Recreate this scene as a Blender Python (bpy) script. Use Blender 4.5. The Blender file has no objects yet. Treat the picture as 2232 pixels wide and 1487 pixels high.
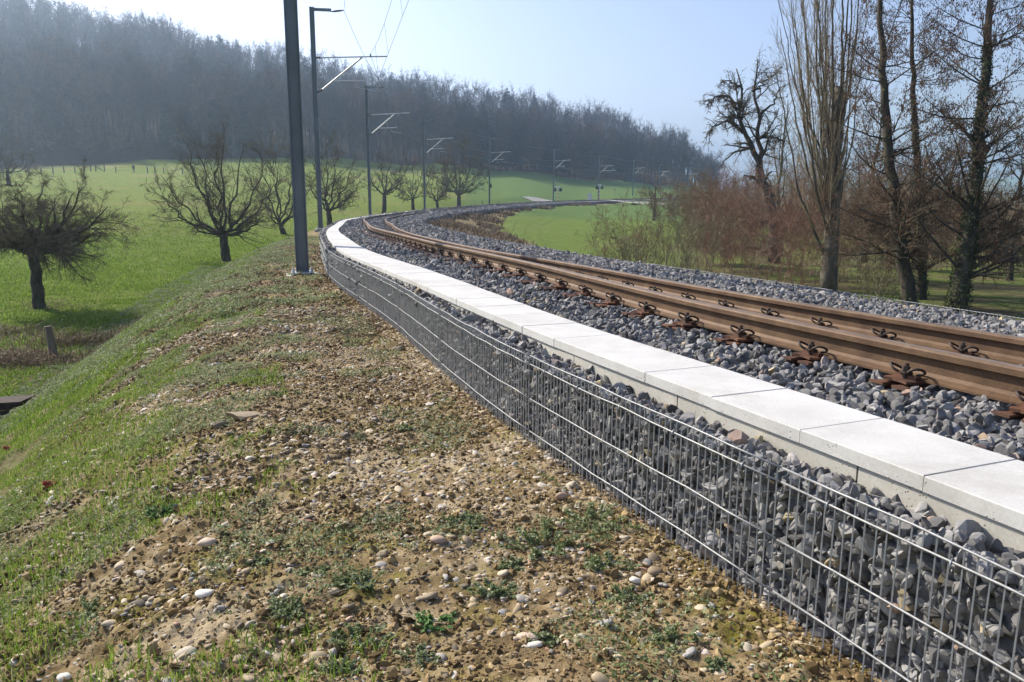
import bpy, math, random
import numpy as np
from mathutils import Vector, Matrix

# ------------------------------------------------------------------ camera, sky, sun, exposure
sc = bpy.context.scene
COL = sc.collection
FPX, PITCH, ROLL = 1711.14, 0.1928, 0.0055          # focal length in photo pixels (2232 wide), pitch down, roll
CP, SP, CR, SR = math.cos(PITCH), math.sin(PITCH), math.cos(ROLL), math.sin(ROLL)
_R0, _U0, _F0 = Vector((1, 0, 0)), Vector((0, SP, CP)), Vector((0, CP, -SP))
_XS = _R0 * CR + _U0 * SR
_US = -_R0 * SR + _U0 * CR
cam = bpy.data.cameras.new('camera')
cam.sensor_width = 36.0
cam.lens = 36.0 * FPX / 2232.0
cam.clip_start, cam.clip_end = 0.05, 12000
camo = bpy.data.objects.new('camera', cam)
COL.objects.link(camo)
camo.matrix_world = Matrix(((_XS.x, _US.x, -_F0.x, 0), (_XS.y, _US.y, -_F0.y, 0), (_XS.z, _US.z, -_F0.z, 0), (0, 0, 0, 1)))
sc.camera = camo

SUN_EL = math.radians(36)
SUN_DIR = np.array([-0.78, 0.625, 0.0]); SUN_DIR /= np.linalg.norm(SUN_DIR)
SUN_DIR = np.array([SUN_DIR[0] * math.cos(SUN_EL), SUN_DIR[1] * math.cos(SUN_EL), math.sin(SUN_EL)])
world = bpy.data.worlds.new('World'); sc.world = world
world.use_nodes = True
wn = world.node_tree
sky = wn.nodes.new('ShaderNodeTexSky'); sky.sky_type = 'NISHITA'; sky.sun_disc = False
sky.sun_elevation = SUN_EL
sky.sun_rotation = math.atan2(SUN_DIR[0], SUN_DIR[1])
sky.air_density, sky.dust_density, sky.ozone_density, sky.altitude = 1.0, 1.9, 2.6, 400
bg = wn.nodes['Background']; bg.inputs['Strength'].default_value = 0.128
_tint = wn.nodes.new('ShaderNodeMix'); _tint.data_type = 'RGBA'; _tint.blend_type = 'MULTIPLY'; _tint.inputs[0].default_value = 1.0
_tint.inputs[7].default_value = (1.16, 1.01, 1.03, 1)
wn.links.new(sky.outputs[0], _tint.inputs[6]); wn.links.new(_tint.outputs[2], bg.inputs[0])
sl = bpy.data.lights.new('sun', 'SUN'); sl.energy = 5.0; sl.angle = math.radians(0.53); sl.color = (1.0, 0.93, 0.80)
slo = bpy.data.objects.new('sun', sl); COL.objects.link(slo)
slo.rotation_euler = Vector(SUN_DIR).to_track_quat('Z', 'Y').to_euler()
sc.view_settings.view_transform = 'Standard'
sc.view_settings.look = 'None'
sc.view_settings.exposure = 0.55
sc.view_settings.gamma = 1.0
sc.view_settings.use_curve_mapping = False
sc.cycles.max_bounces = 5
sc.cycles.diffuse_bounces = 2
sc.cycles.glossy_bounces = 2
sc.cycles.transmission_bounces = 2
sc.cycles.transparent_max_bounces = 6
sc.cycles.volume_bounces = 1
HAZE_DENSITY = 0.00055

# ------------------------------------------------------------------ helpers: projection
def ray(x, y):
    a, b = x - 1116.0, y - 743.5
    u = (a * CR + b * SR) / FPX; v = (-a * SR + b * CR) / FPX
    return np.array([u, CP - v * SP, -SP - v * CP])
def at_z(x, y, z):
    r = ray(x, y); return r * (z / r[2])
def at_d(x, y, D):
    return ray(x, y) * D

# ------------------------------------------------------------------ helpers: noise
def _h(ix, iy, seed):
    n = (ix.astype(np.int64) * 374761393 + iy.astype(np.int64) * 668265263 + seed * 1442695041) & 0x7fffffff
    n = ((n ^ (n >> 13)) * 1274126177) & 0x7fffffff
    n = n ^ (n >> 16)
    return (n & 0xffff) / 65535.0
def vnoise(x, y, s, seed=0):
    x = np.asarray(x) / s; y = np.asarray(y) / s
    ix, iy = np.floor(x), np.floor(y); fx, fy = x - ix, y - iy
    fx = fx * fx * (3 - 2 * fx); fy = fy * fy * (3 - 2 * fy)
    a, b = _h(ix, iy, seed), _h(ix + 1, iy, seed); c, d = _h(ix, iy + 1, seed), _h(ix + 1, iy + 1, seed)
    return (a + (b - a) * fx) * (1 - fy) + (c + (d - c) * fx) * fy * 1.0
def fbm(x, y, s, oct=4, seed=0):
    t, a, n = 0.0, 1.0, 0.0
    for i in range(oct):
        t = t + a * vnoise(x + 17.3 * i, y - 9.1 * i, s / 2 ** i, seed + i * 7); n += a; a *= 0.5
    return t / n
def sstep(a, b, x):
    t = np.clip((x - a) / (b - a), 0, 1); return t * t * (3 - 2 * t)

# ------------------------------------------------------------------ helpers: meshes and objects
def link(o, parent=None):
    COL.objects.link(o)
    if parent is not None: o.parent = parent
    return o
def tag(o, label=None, cat=None, group=None, kind=None):
    if label: o['label'] = label
    if cat: o['category'] = cat
    if group: o['group'] = group
    if kind: o['kind'] = kind
    elif cat: o['kind'] = 'thing'
    return o
def empty(name, loc=(0, 0, 0), rz=0.0):
    o = bpy.data.objects.new(name, None); o.empty_display_size = 0.2
    o.location = loc; o.rotation_euler = (0, 0, rz)
    return link(o)
def raw_mesh(name, V, faces_by_n, smooth=False, attrs=None):
    """V (n,3); faces_by_n: list of (m,k) int arrays"""
    me = bpy.data.meshes.new(name)
    V = np.ascontiguousarray(V, dtype=np.float32)
    me.vertices.add(len(V)); me.vertices.foreach_set('co', V.ravel())
    faces_by_n = [f for f in faces_by_n if len(f)]
    loops = np.concatenate([f.ravel() for f in faces_by_n]).astype(np.int32)
    sizes = np.concatenate([np.full(len(f), f.shape[1], np.int32) for f in faces_by_n])
    starts = np.concatenate([[0], np.cumsum(sizes)[:-1]]).astype(np.int32)
    me.loops.add(len(loops)); me.loops.foreach_set('vertex_index', loops)
    me.polygons.add(len(sizes)); me.polygons.foreach_set('loop_start', starts)
    try: me.polygons.foreach_set('loop_total', sizes)
    except Exception: pass
    if attrs:
        for k, (dom, arr) in attrs.items():
            a = me.attributes.new(k, 'FLOAT', dom); a.data.foreach_set('value', np.ascontiguousarray(arr, dtype=np.float32))
    me.update(calc_edges=True)
    if smooth: me.polygons.foreach_set('use_smooth', np.ones(len(sizes), bool))
    else: me.polygons.foreach_set('use_smooth', np.zeros(len(sizes), bool))
    return me
def add_obj(name, me, mat, parent=None):
    o = bpy.data.objects.new(name, me)
    if mat is not None and not me.materials: me.materials.append(mat)
    return link(o, parent)

class Geo:
    """collects vertices and faces of any size"""
    def __init__(s): s.V = []; s.F = {}; s.n = 0; s.A = {}
    def add(s, V, F, a=0.0):
        V = np.asarray(V, float).reshape(-1, 3)
        groups = {}
        if isinstance(F, np.ndarray): groups[F.shape[1]] = F
        else:
            for f in F: groups.setdefault(len(f), []).append(f)
        for k, g in groups.items():
            g = np.asarray(g, np.int64).reshape(-1, k)
            s.F.setdefault(k, []).append(g + s.n)
            aa = np.full(len(g), a) if np.isscalar(a) else np.asarray(a)
            s.A.setdefault(k, []).append(aa)
        s.V.append(V); s.n += len(V)
    def box(s, c, sz, R=None, a=0.0):
        x, y, z = [q / 2 for q in sz]
        V = np.array([[-x, -y, -z], [x, -y, -z], [x, y, -z], [-x, y, -z], [-x, -y, z], [x, -y, z], [x, y, z], [-x, y, z]])
        if R is not None: V = V @ np.asarray(R).T
        s.add(V + np.asarray(c, float), [(0, 3, 2, 1), (4, 5, 6, 7), (0, 1, 5, 4), (1, 2, 6, 5), (2, 3, 7, 6), (3, 0, 4, 7)], a)
    def prism(s, poly, c0, c1, ex, ez, a=0.0):
        """2-D polygon (x,z) swept from c0 to c1 with axes ex, ez"""
        poly = np.asarray(poly, float); n = len(poly)
        ex, ez = np.asarray(ex, float), np.asarray(ez, float)
        P = poly[:, :1] * ex + poly[:, 1:] * ez
        V = np.vstack([P + np.asarray(c0), P + np.asarray(c1)])
        F = [tuple(range(n - 1, -1, -1)), tuple(range(n, 2 * n))] + [(i, (i + 1) % n, n + (i + 1) % n, n + i) for i in range(n)]
        s.add(V, F, a)
    def tubes(s, P, R, k=6, cap=True, a=0.0):
        """P (B,N,3) polylines, R (B,N) radii"""
        P = np.asarray(P, float); R = np.asarray(R, float)
        if P.ndim == 2: P = P[None]; R = np.broadcast_to(R, P.shape[:2]) if R.ndim < 2 else R
        B, N, _ = P.shape
        if B == 0: return
        R = np.broadcast_to(R, (B, N))
        T = np.gradient(P, axis=1); T /= np.linalg.norm(T, axis=2, keepdims=True) + 1e-12
        d0 = T.mean(axis=1); ref = np.where(np.abs(d0[:, 2:3]) > 0.8, np.array([[1., 0, 0]]), np.array([[0, 0, 1.]]))
        X = np.cross(T, ref[:, None, :]); X /= np.linalg.norm(X, axis=2, keepdims=True) + 1e-12
        Y = np.cross(T, X)
        an = np.arange(k) * 2 * np.pi / k
        V = P[:, :, None, :] + R[:, :, None, None] * (np.cos(an)[None, None, :, None] * X[:, :, None, :] + np.sin(an)[None, None, :, None] * Y[:, :, None, :])
        base = (np.arange(B) * N * k)[:, None, None] + (np.arange(N - 1) * k)[None, :, None]
        i = np.arange(k)[None, None, :]; j = (i + 1) % k
        F = np.stack([base + i, base + j, base + k + j, base + k + i], axis=-1).reshape(-1, 4)
        if np.isscalar(a): fa = np.full(len(F), a)
        else: fa = np.repeat(np.asarray(a), (N - 1) * k)
        s.F.setdefault(4, []).append(F + s.n); s.A.setdefault(4, []).append(fa)
        if cap and k > 2:
            b0 = (np.arange(B) * N * k)[:, None]
            C = np.concatenate([b0 + np.arange(k)[::-1], b0 + (N - 1) * k + np.arange(k)])
            s.F.setdefault(k, []).append(C + s.n); s.A.setdefault(k, []).append(np.zeros(len(C)) if np.isscalar(a) else np.concatenate([a, a]))
        s.V.append(V.reshape(-1, 3)); s.n += B * N * k
    def mesh(s, name, smooth=False, attr=None):
        ks = sorted(s.F)
        at = {attr: ('FACE', np.concatenate([np.concatenate(s.A[k]) for k in ks]))} if attr else None
        return raw_mesh(name, np.concatenate(s.V), [np.concatenate(s.F[k]) for k in ks], smooth, at)
    def build(s, name, mat, parent=None, smooth=False, attr=None):
        return add_obj(name, s.mesh(name, smooth, attr), mat, parent)

# ------------------------------------------------------------------ helpers: materials
def new_mat(name):
    m = bpy.data.materials.new(name); m.use_nodes = True
    nt = m.node_tree; return m, nt, nt.nodes['Principled BSDF']
def N(nt, t, **kw):
    n = nt.nodes.new(t)
    for k, v in kw.items():
        if k.startswith('i_'): n.inputs[k[2:].replace('_', ' ')].default_value = v
        else: setattr(n, k, v)
    return n
def noise_node(nt, scale, detail=6, rough=0.6, vec=None, dist=0.0):
    n = N(nt, 'ShaderNodeTexNoise'); n.inputs['Scale'].default_value = scale; n.inputs['Detail'].default_value = detail
    n.inputs['Roughness'].default_value = rough; n.inputs['Distortion'].default_value = dist
    if vec is not None: nt.links.new(vec, n.inputs['Vector'])
    return n
def ramp(nt, fac, stops, interp='LINEAR'):
    r = N(nt, 'ShaderNodeValToRGB'); r.color_ramp.interpolation = interp
    e = r.color_ramp.elements
    while len(e) > 1: e.remove(e[-1])
    e[0].position = stops[0][0]; e[0].color = (*stops[0][1], 1)
    for p, c in stops[1:]:
        q = e.new(p); q.color = (*c, 1)
    nt.links.new(fac, r.inputs[0]); return r.outputs[0]
def mixc(nt, fac, a, b, mode='MIX'):
    m = N(nt, 'ShaderNodeMix', data_type='RGBA', blend_type=mode)
    for s, v in ((m.inputs[0], fac), (m.inputs[6], a), (m.inputs[7], b)):
        if isinstance(v, (int, float)): s.default_value = v
        elif isinstance(v, tuple): s.default_value = (*v, 1)
        else: nt.links.new(v, s)
    return m.outputs[2]
def mth(nt, op, a, b=None, clamp=False):
    m = N(nt, 'ShaderNodeMath', operation=op, use_clamp=clamp)
    for s, v in ((m.inputs[0], a), (m.inputs[1], b)):
        if v is None: continue
        if isinstance(v, (int, float)): s.default_value = v
        else: nt.links.new(v, s)
    return m.outputs[0]
def attr(nt, name): return N(nt, 'ShaderNodeAttribute', attribute_name=name).outputs['Fac']
def objco(nt): return N(nt, 'ShaderNodeTexCoord').outputs['Object']
def geopos(nt): return N(nt, 'ShaderNodeNewGeometry').outputs['Position']
def bump(nt, bs, h, strength, dist):
    b = N(nt, 'ShaderNodeBump'); b.inputs['Strength'].default_value = strength; b.inputs['Distance'].default_value = dist
    nt.links.new(h, b.inputs['Height']); nt.links.new(b.outputs[0], bs.inputs['Normal'])
def simple(name, stops, scale, rough=0.8, metal=0.0, bmp=0.0, bdist=0.01, detail=6, co='obj', stretch=None, spec=0.3):
    m, nt, bs = new_mat(name)
    v = objco(nt) if co == 'obj' else geopos(nt)
    if stretch:
        mp = N(nt, 'ShaderNodeMapping'); mp.inputs['Scale'].default_value = stretch; nt.links.new(v, mp.inputs[0]); v = mp.outputs[0]
    n = noise_node(nt, scale, detail, 0.6, v)
    nt.links.new(ramp(nt, n.outputs[0], stops), bs.inputs['Base Color'])
    bs.inputs['Roughness'].default_value = rough; bs.inputs['Metallic'].default_value = metal
    bs.inputs['Specular IOR Level'].default_value = spec
    if bmp: bump(nt, bs, n.outputs[0], bmp, bdist)
    return m
def attr_mat(name, an, stops, scale=0.0, amt=0.3, rough=0.85, bmp=0.0, bdist=0.005, transl=0.0, spec=0.2):
    """colour follows a per-face value (stone kind, leaf kind), broken up by noise"""
    m, nt, bs = new_mat(name)
    c = ramp(nt, attr(nt, an), stops)
    if scale:
        n = noise_node(nt, scale, 5, 0.65, geopos(nt))
        k = ramp(nt, n.outputs[0], [(0.25, (1 - amt,) * 3), (0.75, (1 + amt,) * 3)])
        c = mixc(nt, 1.0, c, k, 'MULTIPLY')
        if bmp: bump(nt, bs, n.outputs[0], bmp, bdist)
    nt.links.new(c, bs.inputs['Base Color'])
    bs.inputs['Roughness'].default_value = rough; bs.inputs['Specular IOR Level'].default_value = spec
    if transl:
        tr = N(nt, 'ShaderNodeBsdfTranslucent'); nt.links.new(c, tr.inputs[0])
        mx = N(nt, 'ShaderNodeMixShader'); mx.inputs[0].default_value = transl
        nt.links.new(bs.outputs[0], mx.inputs[1]); nt.links.new(tr.outputs[0], mx.inputs[2])
        nt.links.new(mx.outputs[0], nt.nodes['Material Output'].inputs[0])
    return m

# ------------------------------------------------------------------ the line of the track
S = np.concatenate([np.arange(-2.6, 30, .05), np.arange(30, 300, .25)])
_K = [-2, 2, 6, 10, 15, 22, 30, 45, 70, 100, 150, 300]
_Kv = [-.5067, .3901, -.2424, .2892, -.0177, .1173, -.0357, .0838, .0552, .0309, .037, .037]
_G = [-2, 15, 40, 80, 150, 190, 300]; _Gv = [-.1594, -.2368, -.2699, -.0593, -.0073, -.0073, .02]
_ds = np.diff(S, prepend=S[0])
TH = -.3434 + np.cumsum(np.interp(S, _K, _Kv) * _ds) * .1
_i0 = int(np.argmin(abs(S + 2.0)))
TH += -.3434 - TH[_i0]
BX = np.cumsum(np.sin(TH) * _ds); BY = np.cumsum(np.cos(TH) * _ds); BZ = np.cumsum(np.interp(S, _G, _Gv) * .1 * _ds)
BX += 1.4391 - BX[_i0]; BY += .9641 - BY[_i0]; BZ += -.8527 - BZ[_i0]
NX, NY = np.cos(TH), -np.sin(TH)
FH = .432
O_SL, O_SR, O_R1, GA, O_BR = .206, .598, 1.56, 1.02, 4.935
LC = dict(f=([-2, 2, 6.6, 9, 12, 19, 30], [0, 0, .05, .06, .01, .03, 0]),
          sL=([-2, 2.5, 6.4, 9.4, 16, 22, 49, 64], [0, 0, -.09, -.075, -.05, .02, .1, .2]),
          sR=([-2, 2.5, 9.8, 16, 25, 35, 52], [0, 0, -.01, 0, -.03, 0, .1]),
          r1=([-2, 2, 5, 8, 12, 19, 28, 52, 68, 110, 130], [-.07, -.07, 0, .04, .12, .08, .02, -.08, .0, .1, .0]),
          r2=([-2, 1, 4.5, 8, 12, 18, 28, 40, 57, 110, 130], [.08, .09, 0, .02, -.04, -.17, -.05, .12, .12, .1, .0]),
          br=([-2, 75, 85, 111, 140, 180], [0, 0, .2, .8, .9, .2]))
def bump1(s): return np.exp(-((s - 11) / 9.0) ** 2)
def P(s, o, z, c=None):
    """point on the track: s along the wire mesh, o metres to the right of it, z above its top wire"""
    s = np.asarray(s, float)
    if c: o = o + np.interp(s, *LC[c])
    x = np.interp(s, S, BX) + np.interp(s, S, NX) * o
    y = np.interp(s, S, BY) + np.interp(s, S, NY) * o
    return np.stack([x, y, np.interp(s, S, BZ) + z + 0 * s], -1)
def head(s): return float(np.interp(s, S, TH))
def frame(s):
    t = head(s); return np.array([math.cos(t), -math.sin(t), 0]), np.array([math.sin(t), math.cos(t), 0])
def z_r1(s): return .144 + .045 * bump1(s)
def z_r2(s): return .077 - .03 * bump1(s)
def ballast_z(s, o):
    zr1, zr2 = z_r1(s) - .175, z_r2(s) - .175
    xs = np.array([0, .2, .62, 1.0, 1.45, 2.75, 3.2, 4.95, 5.0])
    o = np.asarray(o, float)
    a = np.interp(o, [0, .1, .2, .62, 1.0], [-.06, -.055, -.075, -.03, -.035]) + .04 * sstep(1.0, 3.0, s) * sstep(.05, .2, o) * (o < .3)
    b = zr1 + (zr2 - zr1) * np.clip((o - 1.45) / 1.2, 0, 1)
    w = sstep(1.0, 1.4, o)
    z = a * (1 - w) + b * w
    w2 = sstep(2.75, 3.3, o)
    c = np.interp(o, [2.7, 3.3, 4.95], [-.1, -.09, -.2])
    return z * (1 - w2) + c * w2

# nearest (s, o) of any ground point
_sub = np.unique(np.concatenate([np.arange(0, 652, 4), np.arange(652, len(S), 4)]))
def to_track(x, y):
    x = np.asarray(x, float).ravel(); y = np.asarray(y, float).ravel()
    idx = np.empty(len(x), int)
    cs = 20000
    for i in range(0, len(x), cs):
        d = (x[i:i + cs, None] - BX[_sub]) ** 2 + (y[i:i + cs, None] - BY[_sub]) ** 2
        idx[i:i + cs] = _sub[np.argmin(d, 1)]
    dx, dy = x - BX[idx], y - BY[idx]
    o = dx * NX[idx] + dy * NY[idx]
    t = dx * np.sin(TH[idx]) + dy * np.cos(TH[idx])
    dist = np.hypot(dx, dy)
    o = np.where(np.abs(t) > 3.0, np.sign(o + 1e-9) * dist, o)
    return np.clip(S[idx] + np.clip(t, -1, 1), S[0], S[-1]), o

# ------------------------------------------------------------------ the terrain
_cols = [-900, 0, 300, 600, 900, 1100, 1300, 1450, 1530, 1620, 1760, 2232, 3400]
_prof = [
    [(8, -3.2), (25, -3.4), (60, -2.0), (115, 1.5), (150, 4), (176, 7), (200, 12), (300, 48), (420, 95), (600, 120), (1200, 100), (3500, 60)],
    [(8, -3.7), (17, -3.7), (23, -3.5), (40, -3.0), (80, -1.2), (115, .05), (150, 1.6), (176, 3.4), (205, 7.9), (300, 42), (420, 84), (520, 88), (900, 60), (3500, 40)],
    [(8, -3.7), (17, -3.7), (25, -3.55), (40, -3.3), (80, -1.7), (115, -.5), (150, 1.2), (176, 3.2), (215, 8.2), (300, 34), (430, 68), (520, 70), (900, 40), (3500, 30)],
    [(8, -3.7), (17, -3.7), (37, -3.5), (58, -3.5), (64, -3.2), (90, -2.0), (130, -.2), (176, 3.2), (230, 8.5), (300, 24), (430, 53), (520, 54), (900, 30), (3500, 30)],
    [(8, -4), (30, -4.0), (63, -3.4), (90, -3.1), (130, -1.8), (180, 1), (260, 6.9), (300, 13), (430, 39), (520, 40), (900, 20), (3500, 30)],
    [(8, -4), (30, -4.3), (60, -4.3), (100, -3.7), (125, -3.3), (140, -3.2), (190, -.9), (290, 5.8), (330, 10), (430, 32), (520, 30), (900, 10), (3500, 30)],
    [(8, -4), (30, -4.2), (52, -4.3), (120, -4.1), (180, -3.55), (200, -3.2), (250, -1.2), (320, 2.9), (360, 7), (440, 24), (520, 20), (900, 0), (3500, 30)],
    [(8, -3.7), (30, -3.8), (60, -4.3), (180, -4), (215, -3.4), (260, -2.5), (345, 1.4), (380, 5), (430, 14), (520, 8), (900, -10), (3500, 35)],
    [(8, -3.6), (25, -3.7), (60, -4.3), (180, -4.2), (250, -3.3), (300, -2.6), (400, 0), (450, -2), (600, -8), (1200, -18), (3500, 35)],
    [(8, -3.5), (25, -3.6), (60, -4.3), (180, -4.6), (300, -4.5), (420, -6), (1000, -18), (2200, -10), (3000, 35), (3500, 35)],
    [(8, -3.4), (25, -3.6), (60, -4.6), (150, -8), (400, -12), (1200, -24), (2200, -10), (3000, 40), (3500, 40)],
    [(8, -3.3), (25, -3.5), (60, -4.8), (150, -9), (400, -13), (1200, -26), (2200, -10), (3000, 46), (3500, 46)],
    [(8, -3.3), (25, -3.5), (60, -5), (150, -9), (400, -13), (1200, -26), (2200, -10), (3000, 46), (3500, 46)]]
_lr = np.linspace(math.log(.5), math.log(3600), 500)
_tab = np.array([np.interp(np.exp(_lr), [a for a, b in p], [b for a, b in p]) for p in _prof])
_cu = np.arctan((np.array(_cols) - 1116.0) / FPX)
def far_z(x, y):
    az = np.arctan2(x, np.maximum(y, 1e-3)); az = np.where(y <= 0, np.sign(x) * 1.55, az)
    r = np.hypot(x, y)
    ci = np.clip(np.interp(az, _cu, np.arange(len(_cu))), 0, len(_cu) - 1.001)
    ri = np.clip((np.log(np.maximum(r * np.cos(np.clip(az, -1, 1)), .5)) - _lr[0]) / (_lr[1] - _lr[0]), 0, len(_lr) - 1.001)
    c0, r0 = ci.astype(int), ri.astype(int); fc, fr = ci - c0, ri - r0
    fc = fc * fc * (3 - 2 * fc)
    return (_tab[c0, r0] * (1 - fc) + _tab[c0 + 1, r0] * fc) * (1 - fr) + (_tab[c0, r0 + 1] * (1 - fc) + _tab[c0 + 1, r0 + 1] * fc) * fr
def terrain(x, y, so=None):
    """height and the blend (1 = embankment, 0 = field) of the ground"""
    x = np.asarray(x, float).ravel(); y = np.asarray(y, float).ravel()
    s, o = so if so is not None else to_track(x, y)
    fz = far_z(x, y)
    und = (fbm(x, y, 9.0, 3, 5) - .5) * .35 * sstep(10, 40, np.hypot(x, y))
    fz = fz + und
    base = np.interp(s, S, BZ) - FH - .06
    far_s = sstep(30, 110, s)
    a = np.abs(o)
    # left bank
    q = np.maximum(a - (1.1 - .3 * far_s), 0)
    k = .16 + .1 * far_s; lim = .62 / (2 * k)
    dropL = .03 * a + np.where(q < lim, k * q * q, k * lim * lim + .62 * (q - lim))
    # right bank
    q2 = np.maximum(o - O_BR - .25 - np.interp(s, *LC['br']), 0)
    sr = .5 - .31 * sstep(22, 40, s)
    dropR = .06 + np.where(q2 < .5, sr * q2 * q2, sr * .25 + sr * (q2 - .5))
    emb = np.where(o < 0, base - dropL, np.where(o < O_BR + .2, base - .02 - .12 * sstep(0.05, .4, o), base - .14 - dropR))
    inside = (o > -.6) & (o < O_BR + .4)
    s = np.where(y > 215, 290.0, s)
    near = 1 - sstep(3.5, 9, np.where(o < 0, -o, (o - O_BR) * .8))
    near = near * (1 - sstep(270, 288, s)); emb = np.where(s > 289, fz - 5, emb)
    fz2 = np.where(s < 196, fz * (1 - near) + np.minimum(fz, base - .12) * near, fz * (1 - near) + (base + .1) * near)
    h = 0.12
    d = emb - fz2
    z = np.where(d > h, emb, np.where(d < -h, fz2, fz2 + (d + h) ** 2 / (4 * h)))
    inside = inside & (s < 196)
    z = np.where(inside, np.minimum(z, base - .02), z)
    bank = sstep(-.12, .10, d + (fbm(x, y, .8, 3, 9) - .5) * .35)
    bank = np.where(inside, 1, bank)
    return z, bank, s, o
def ground_z(x, y):
    z, b, s, o = terrain(np.array([x]), np.array([y])); return float(z[0])
def soil(x, y, r):
    """clods and hollows of the stony shelf"""
    c1 = fbm(x, y, .9, 2, 31) - .5
    c2 = np.abs(fbm(x, y, .16, 3, 37) - .5) * 2
    c3 = fbm(x, y, .05, 2, 41)
    patch = sstep(.45, .62, fbm(x, y, 1.1, 3, 47))
    near = 1 - sstep(6, 16, r)
    far_l = sstep(5, 9, r) * (1 - sstep(30, 45, r)) * (fbm(x, y, .35, 3, 53) - .5) * .16
    return .07 * c1 + far_l + near * ((.5 + .6 * patch) * (.045 * (.35 - c2) + .03 * (c3 ** 2)))
def ground_full(x, y):
    x = np.asarray(x, float).ravel(); y = np.asarray(y, float).ravel()
    z, bank, s, o = terrain(x, y)
    r = np.hypot(x, y)
    w = bank * (o < 0) * (1 - sstep(26, 45, r)) * sstep(.0, .10, -o)
    return z + soil(x, y, r) * w, bank, s, o

def hit(x, y, t0=4.0, t1=700.0, full=False):
    """where the sight line through photo pixel (x, y) meets the ground"""
    r = ray(x, y)
    t = np.exp(np.linspace(math.log(t0), math.log(t1), 1500))
    p = r[None] * t[:, None]
    z = (ground_full if full else terrain)(p[:, 0], p[:, 1])[0]
    k = np.nonzero(p[:, 2] < z)[0]
    i = k[0] if len(k) else len(t) - 1
    q = p[i].copy(); q[2] = z[i]
    return q, float(t[i])

# ------------------------------------------------------------------ ground material
M = {}
def ground_material():
    m, nt, bs = new_mat('earth_and_grass')
    v = geopos(nt)
    bank, wood, lush = attr(nt, 'bank'), attr(nt, 'wood'), attr(nt, 'lush')
    # embankment soil
    n1 = noise_node(nt, 1.1, 8, .65, v); n2 = noise_node(nt, 9.0, 8, .7, v); n3 = noise_node(nt, 60.0, 6, .7, v); n4 = noise_node(nt, 3.2, 6, .6, v)
    soil_c = ramp(nt, n2.outputs[0], [(.28, (.075, .048, .02)), (.5, (.235, .168, .085)), (.72, (.44, .345, .205))])
    sand = ramp(nt, n3.outputs[0], [(.3, (.36, .28, .17)), (.7, (.55, .46, .31))])
    soil_c = mixc(nt, ramp(nt, n4.outputs[0], [(.5, (0,) * 3), (.63, (.7,) * 3)]), soil_c, sand)
    moss = ramp(nt, n3.outputs[0], [(.3, (.10, .095, .012)), (.7, (.26, .23, .035))])
    nm = noise_node(nt, 2.4, 7, .7, v, .4)
    soil_c = mixc(nt, ramp(nt, nm.outputs[0], [(.52, (0,) * 3), (.64, (.75,) * 3)]), soil_c, moss)
    weed = ramp(nt, n2.outputs[0], [(.3, (.05, .06, .018)), (.7, (.16, .165, .06))])
    farw = attr(nt, 'weedy')
    wf = mth(nt, 'MULTIPLY', farw, ramp(nt, n2.outputs[0], [(.25, (.3,) * 3), (.6, (1,) * 3)]))
    soil_c = mixc(nt, wf, soil_c, weed)
    # meadow
    g1 = noise_node(nt, .045, 5, .6, v); g2 = noise_node(nt, 2.2, 8, .7, v); g3 = noise_node(nt, .35, 6, .65, v, .5)
    gr = ramp(nt, g2.outputs[0], [(.25, (.09, .125, .015)), (.5, (.175, .24, .03)), (.75, (.28, .33, .065))])
    dry = ramp(nt, g2.outputs[0], [(.3, (.2, .17, .055)), (.7, (.33, .29, .11))])
    gr = mixc(nt, ramp(nt, g1.outputs[0], [(.5, (0,) * 3), (.66, (.55,) * 3)]), gr, dry)
    gr = mixc(nt, ramp(nt, g3.outputs[0], [(.56, (0,) * 3), (.68, (.4,) * 3)]), gr, dry)
    crop = ramp(nt, g2.outputs[0], [(.3, (.09, .155, .035)), (.7, (.14, .225, .055))])
    gr = mixc(nt, lush, gr, crop)
    leaf = ramp(nt, g3.outputs[0], [(.3, (.03, .022, .015)), (.7, (.07, .05, .032))])
    gr = mixc(nt, wood, gr, leaf)
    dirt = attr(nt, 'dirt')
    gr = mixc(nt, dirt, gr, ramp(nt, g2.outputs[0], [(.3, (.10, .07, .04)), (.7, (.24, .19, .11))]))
    c = mixc(nt, bank, gr, soil_c)
    nt.links.new(c, bs.inputs['Base Color']); bs.inputs['Roughness'].default_value = .95; bs.inputs['Specular IOR Level'].default_value = .1
    hb = mth(nt, 'ADD', mth(nt, 'MULTIPLY', n2.outputs[0], 1.2), mth(nt, 'MULTIPLY', n3.outputs[0], .5))
    b1 = N(nt, 'ShaderNodeBump'); b1.inputs['Strength'].default_value = .7; b1.inputs['Distance'].default_value = .03
    nt.links.new(hb, b1.inputs['Height'])
    b2 = N(nt, 'ShaderNodeBump'); b2.inputs['Distance'].default_value = .25
    nt.links.new(mth(nt, 'SUBTRACT', 1.0, bank, True), b2.inputs['Strength'])
    g4 = noise_node(nt, 5.5, 8, .75, v)
    nt.links.new(mth(nt, 'ADD', g2.outputs[0], g4.outputs[0]), b2.inputs['Height']); nt.links.new(b1.outputs[0], b2.inputs['Normal'])
    nt.links.new(b2.outputs[0], bs.inputs['Normal'])
    return m
M['ground'] = ground_material()

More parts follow.
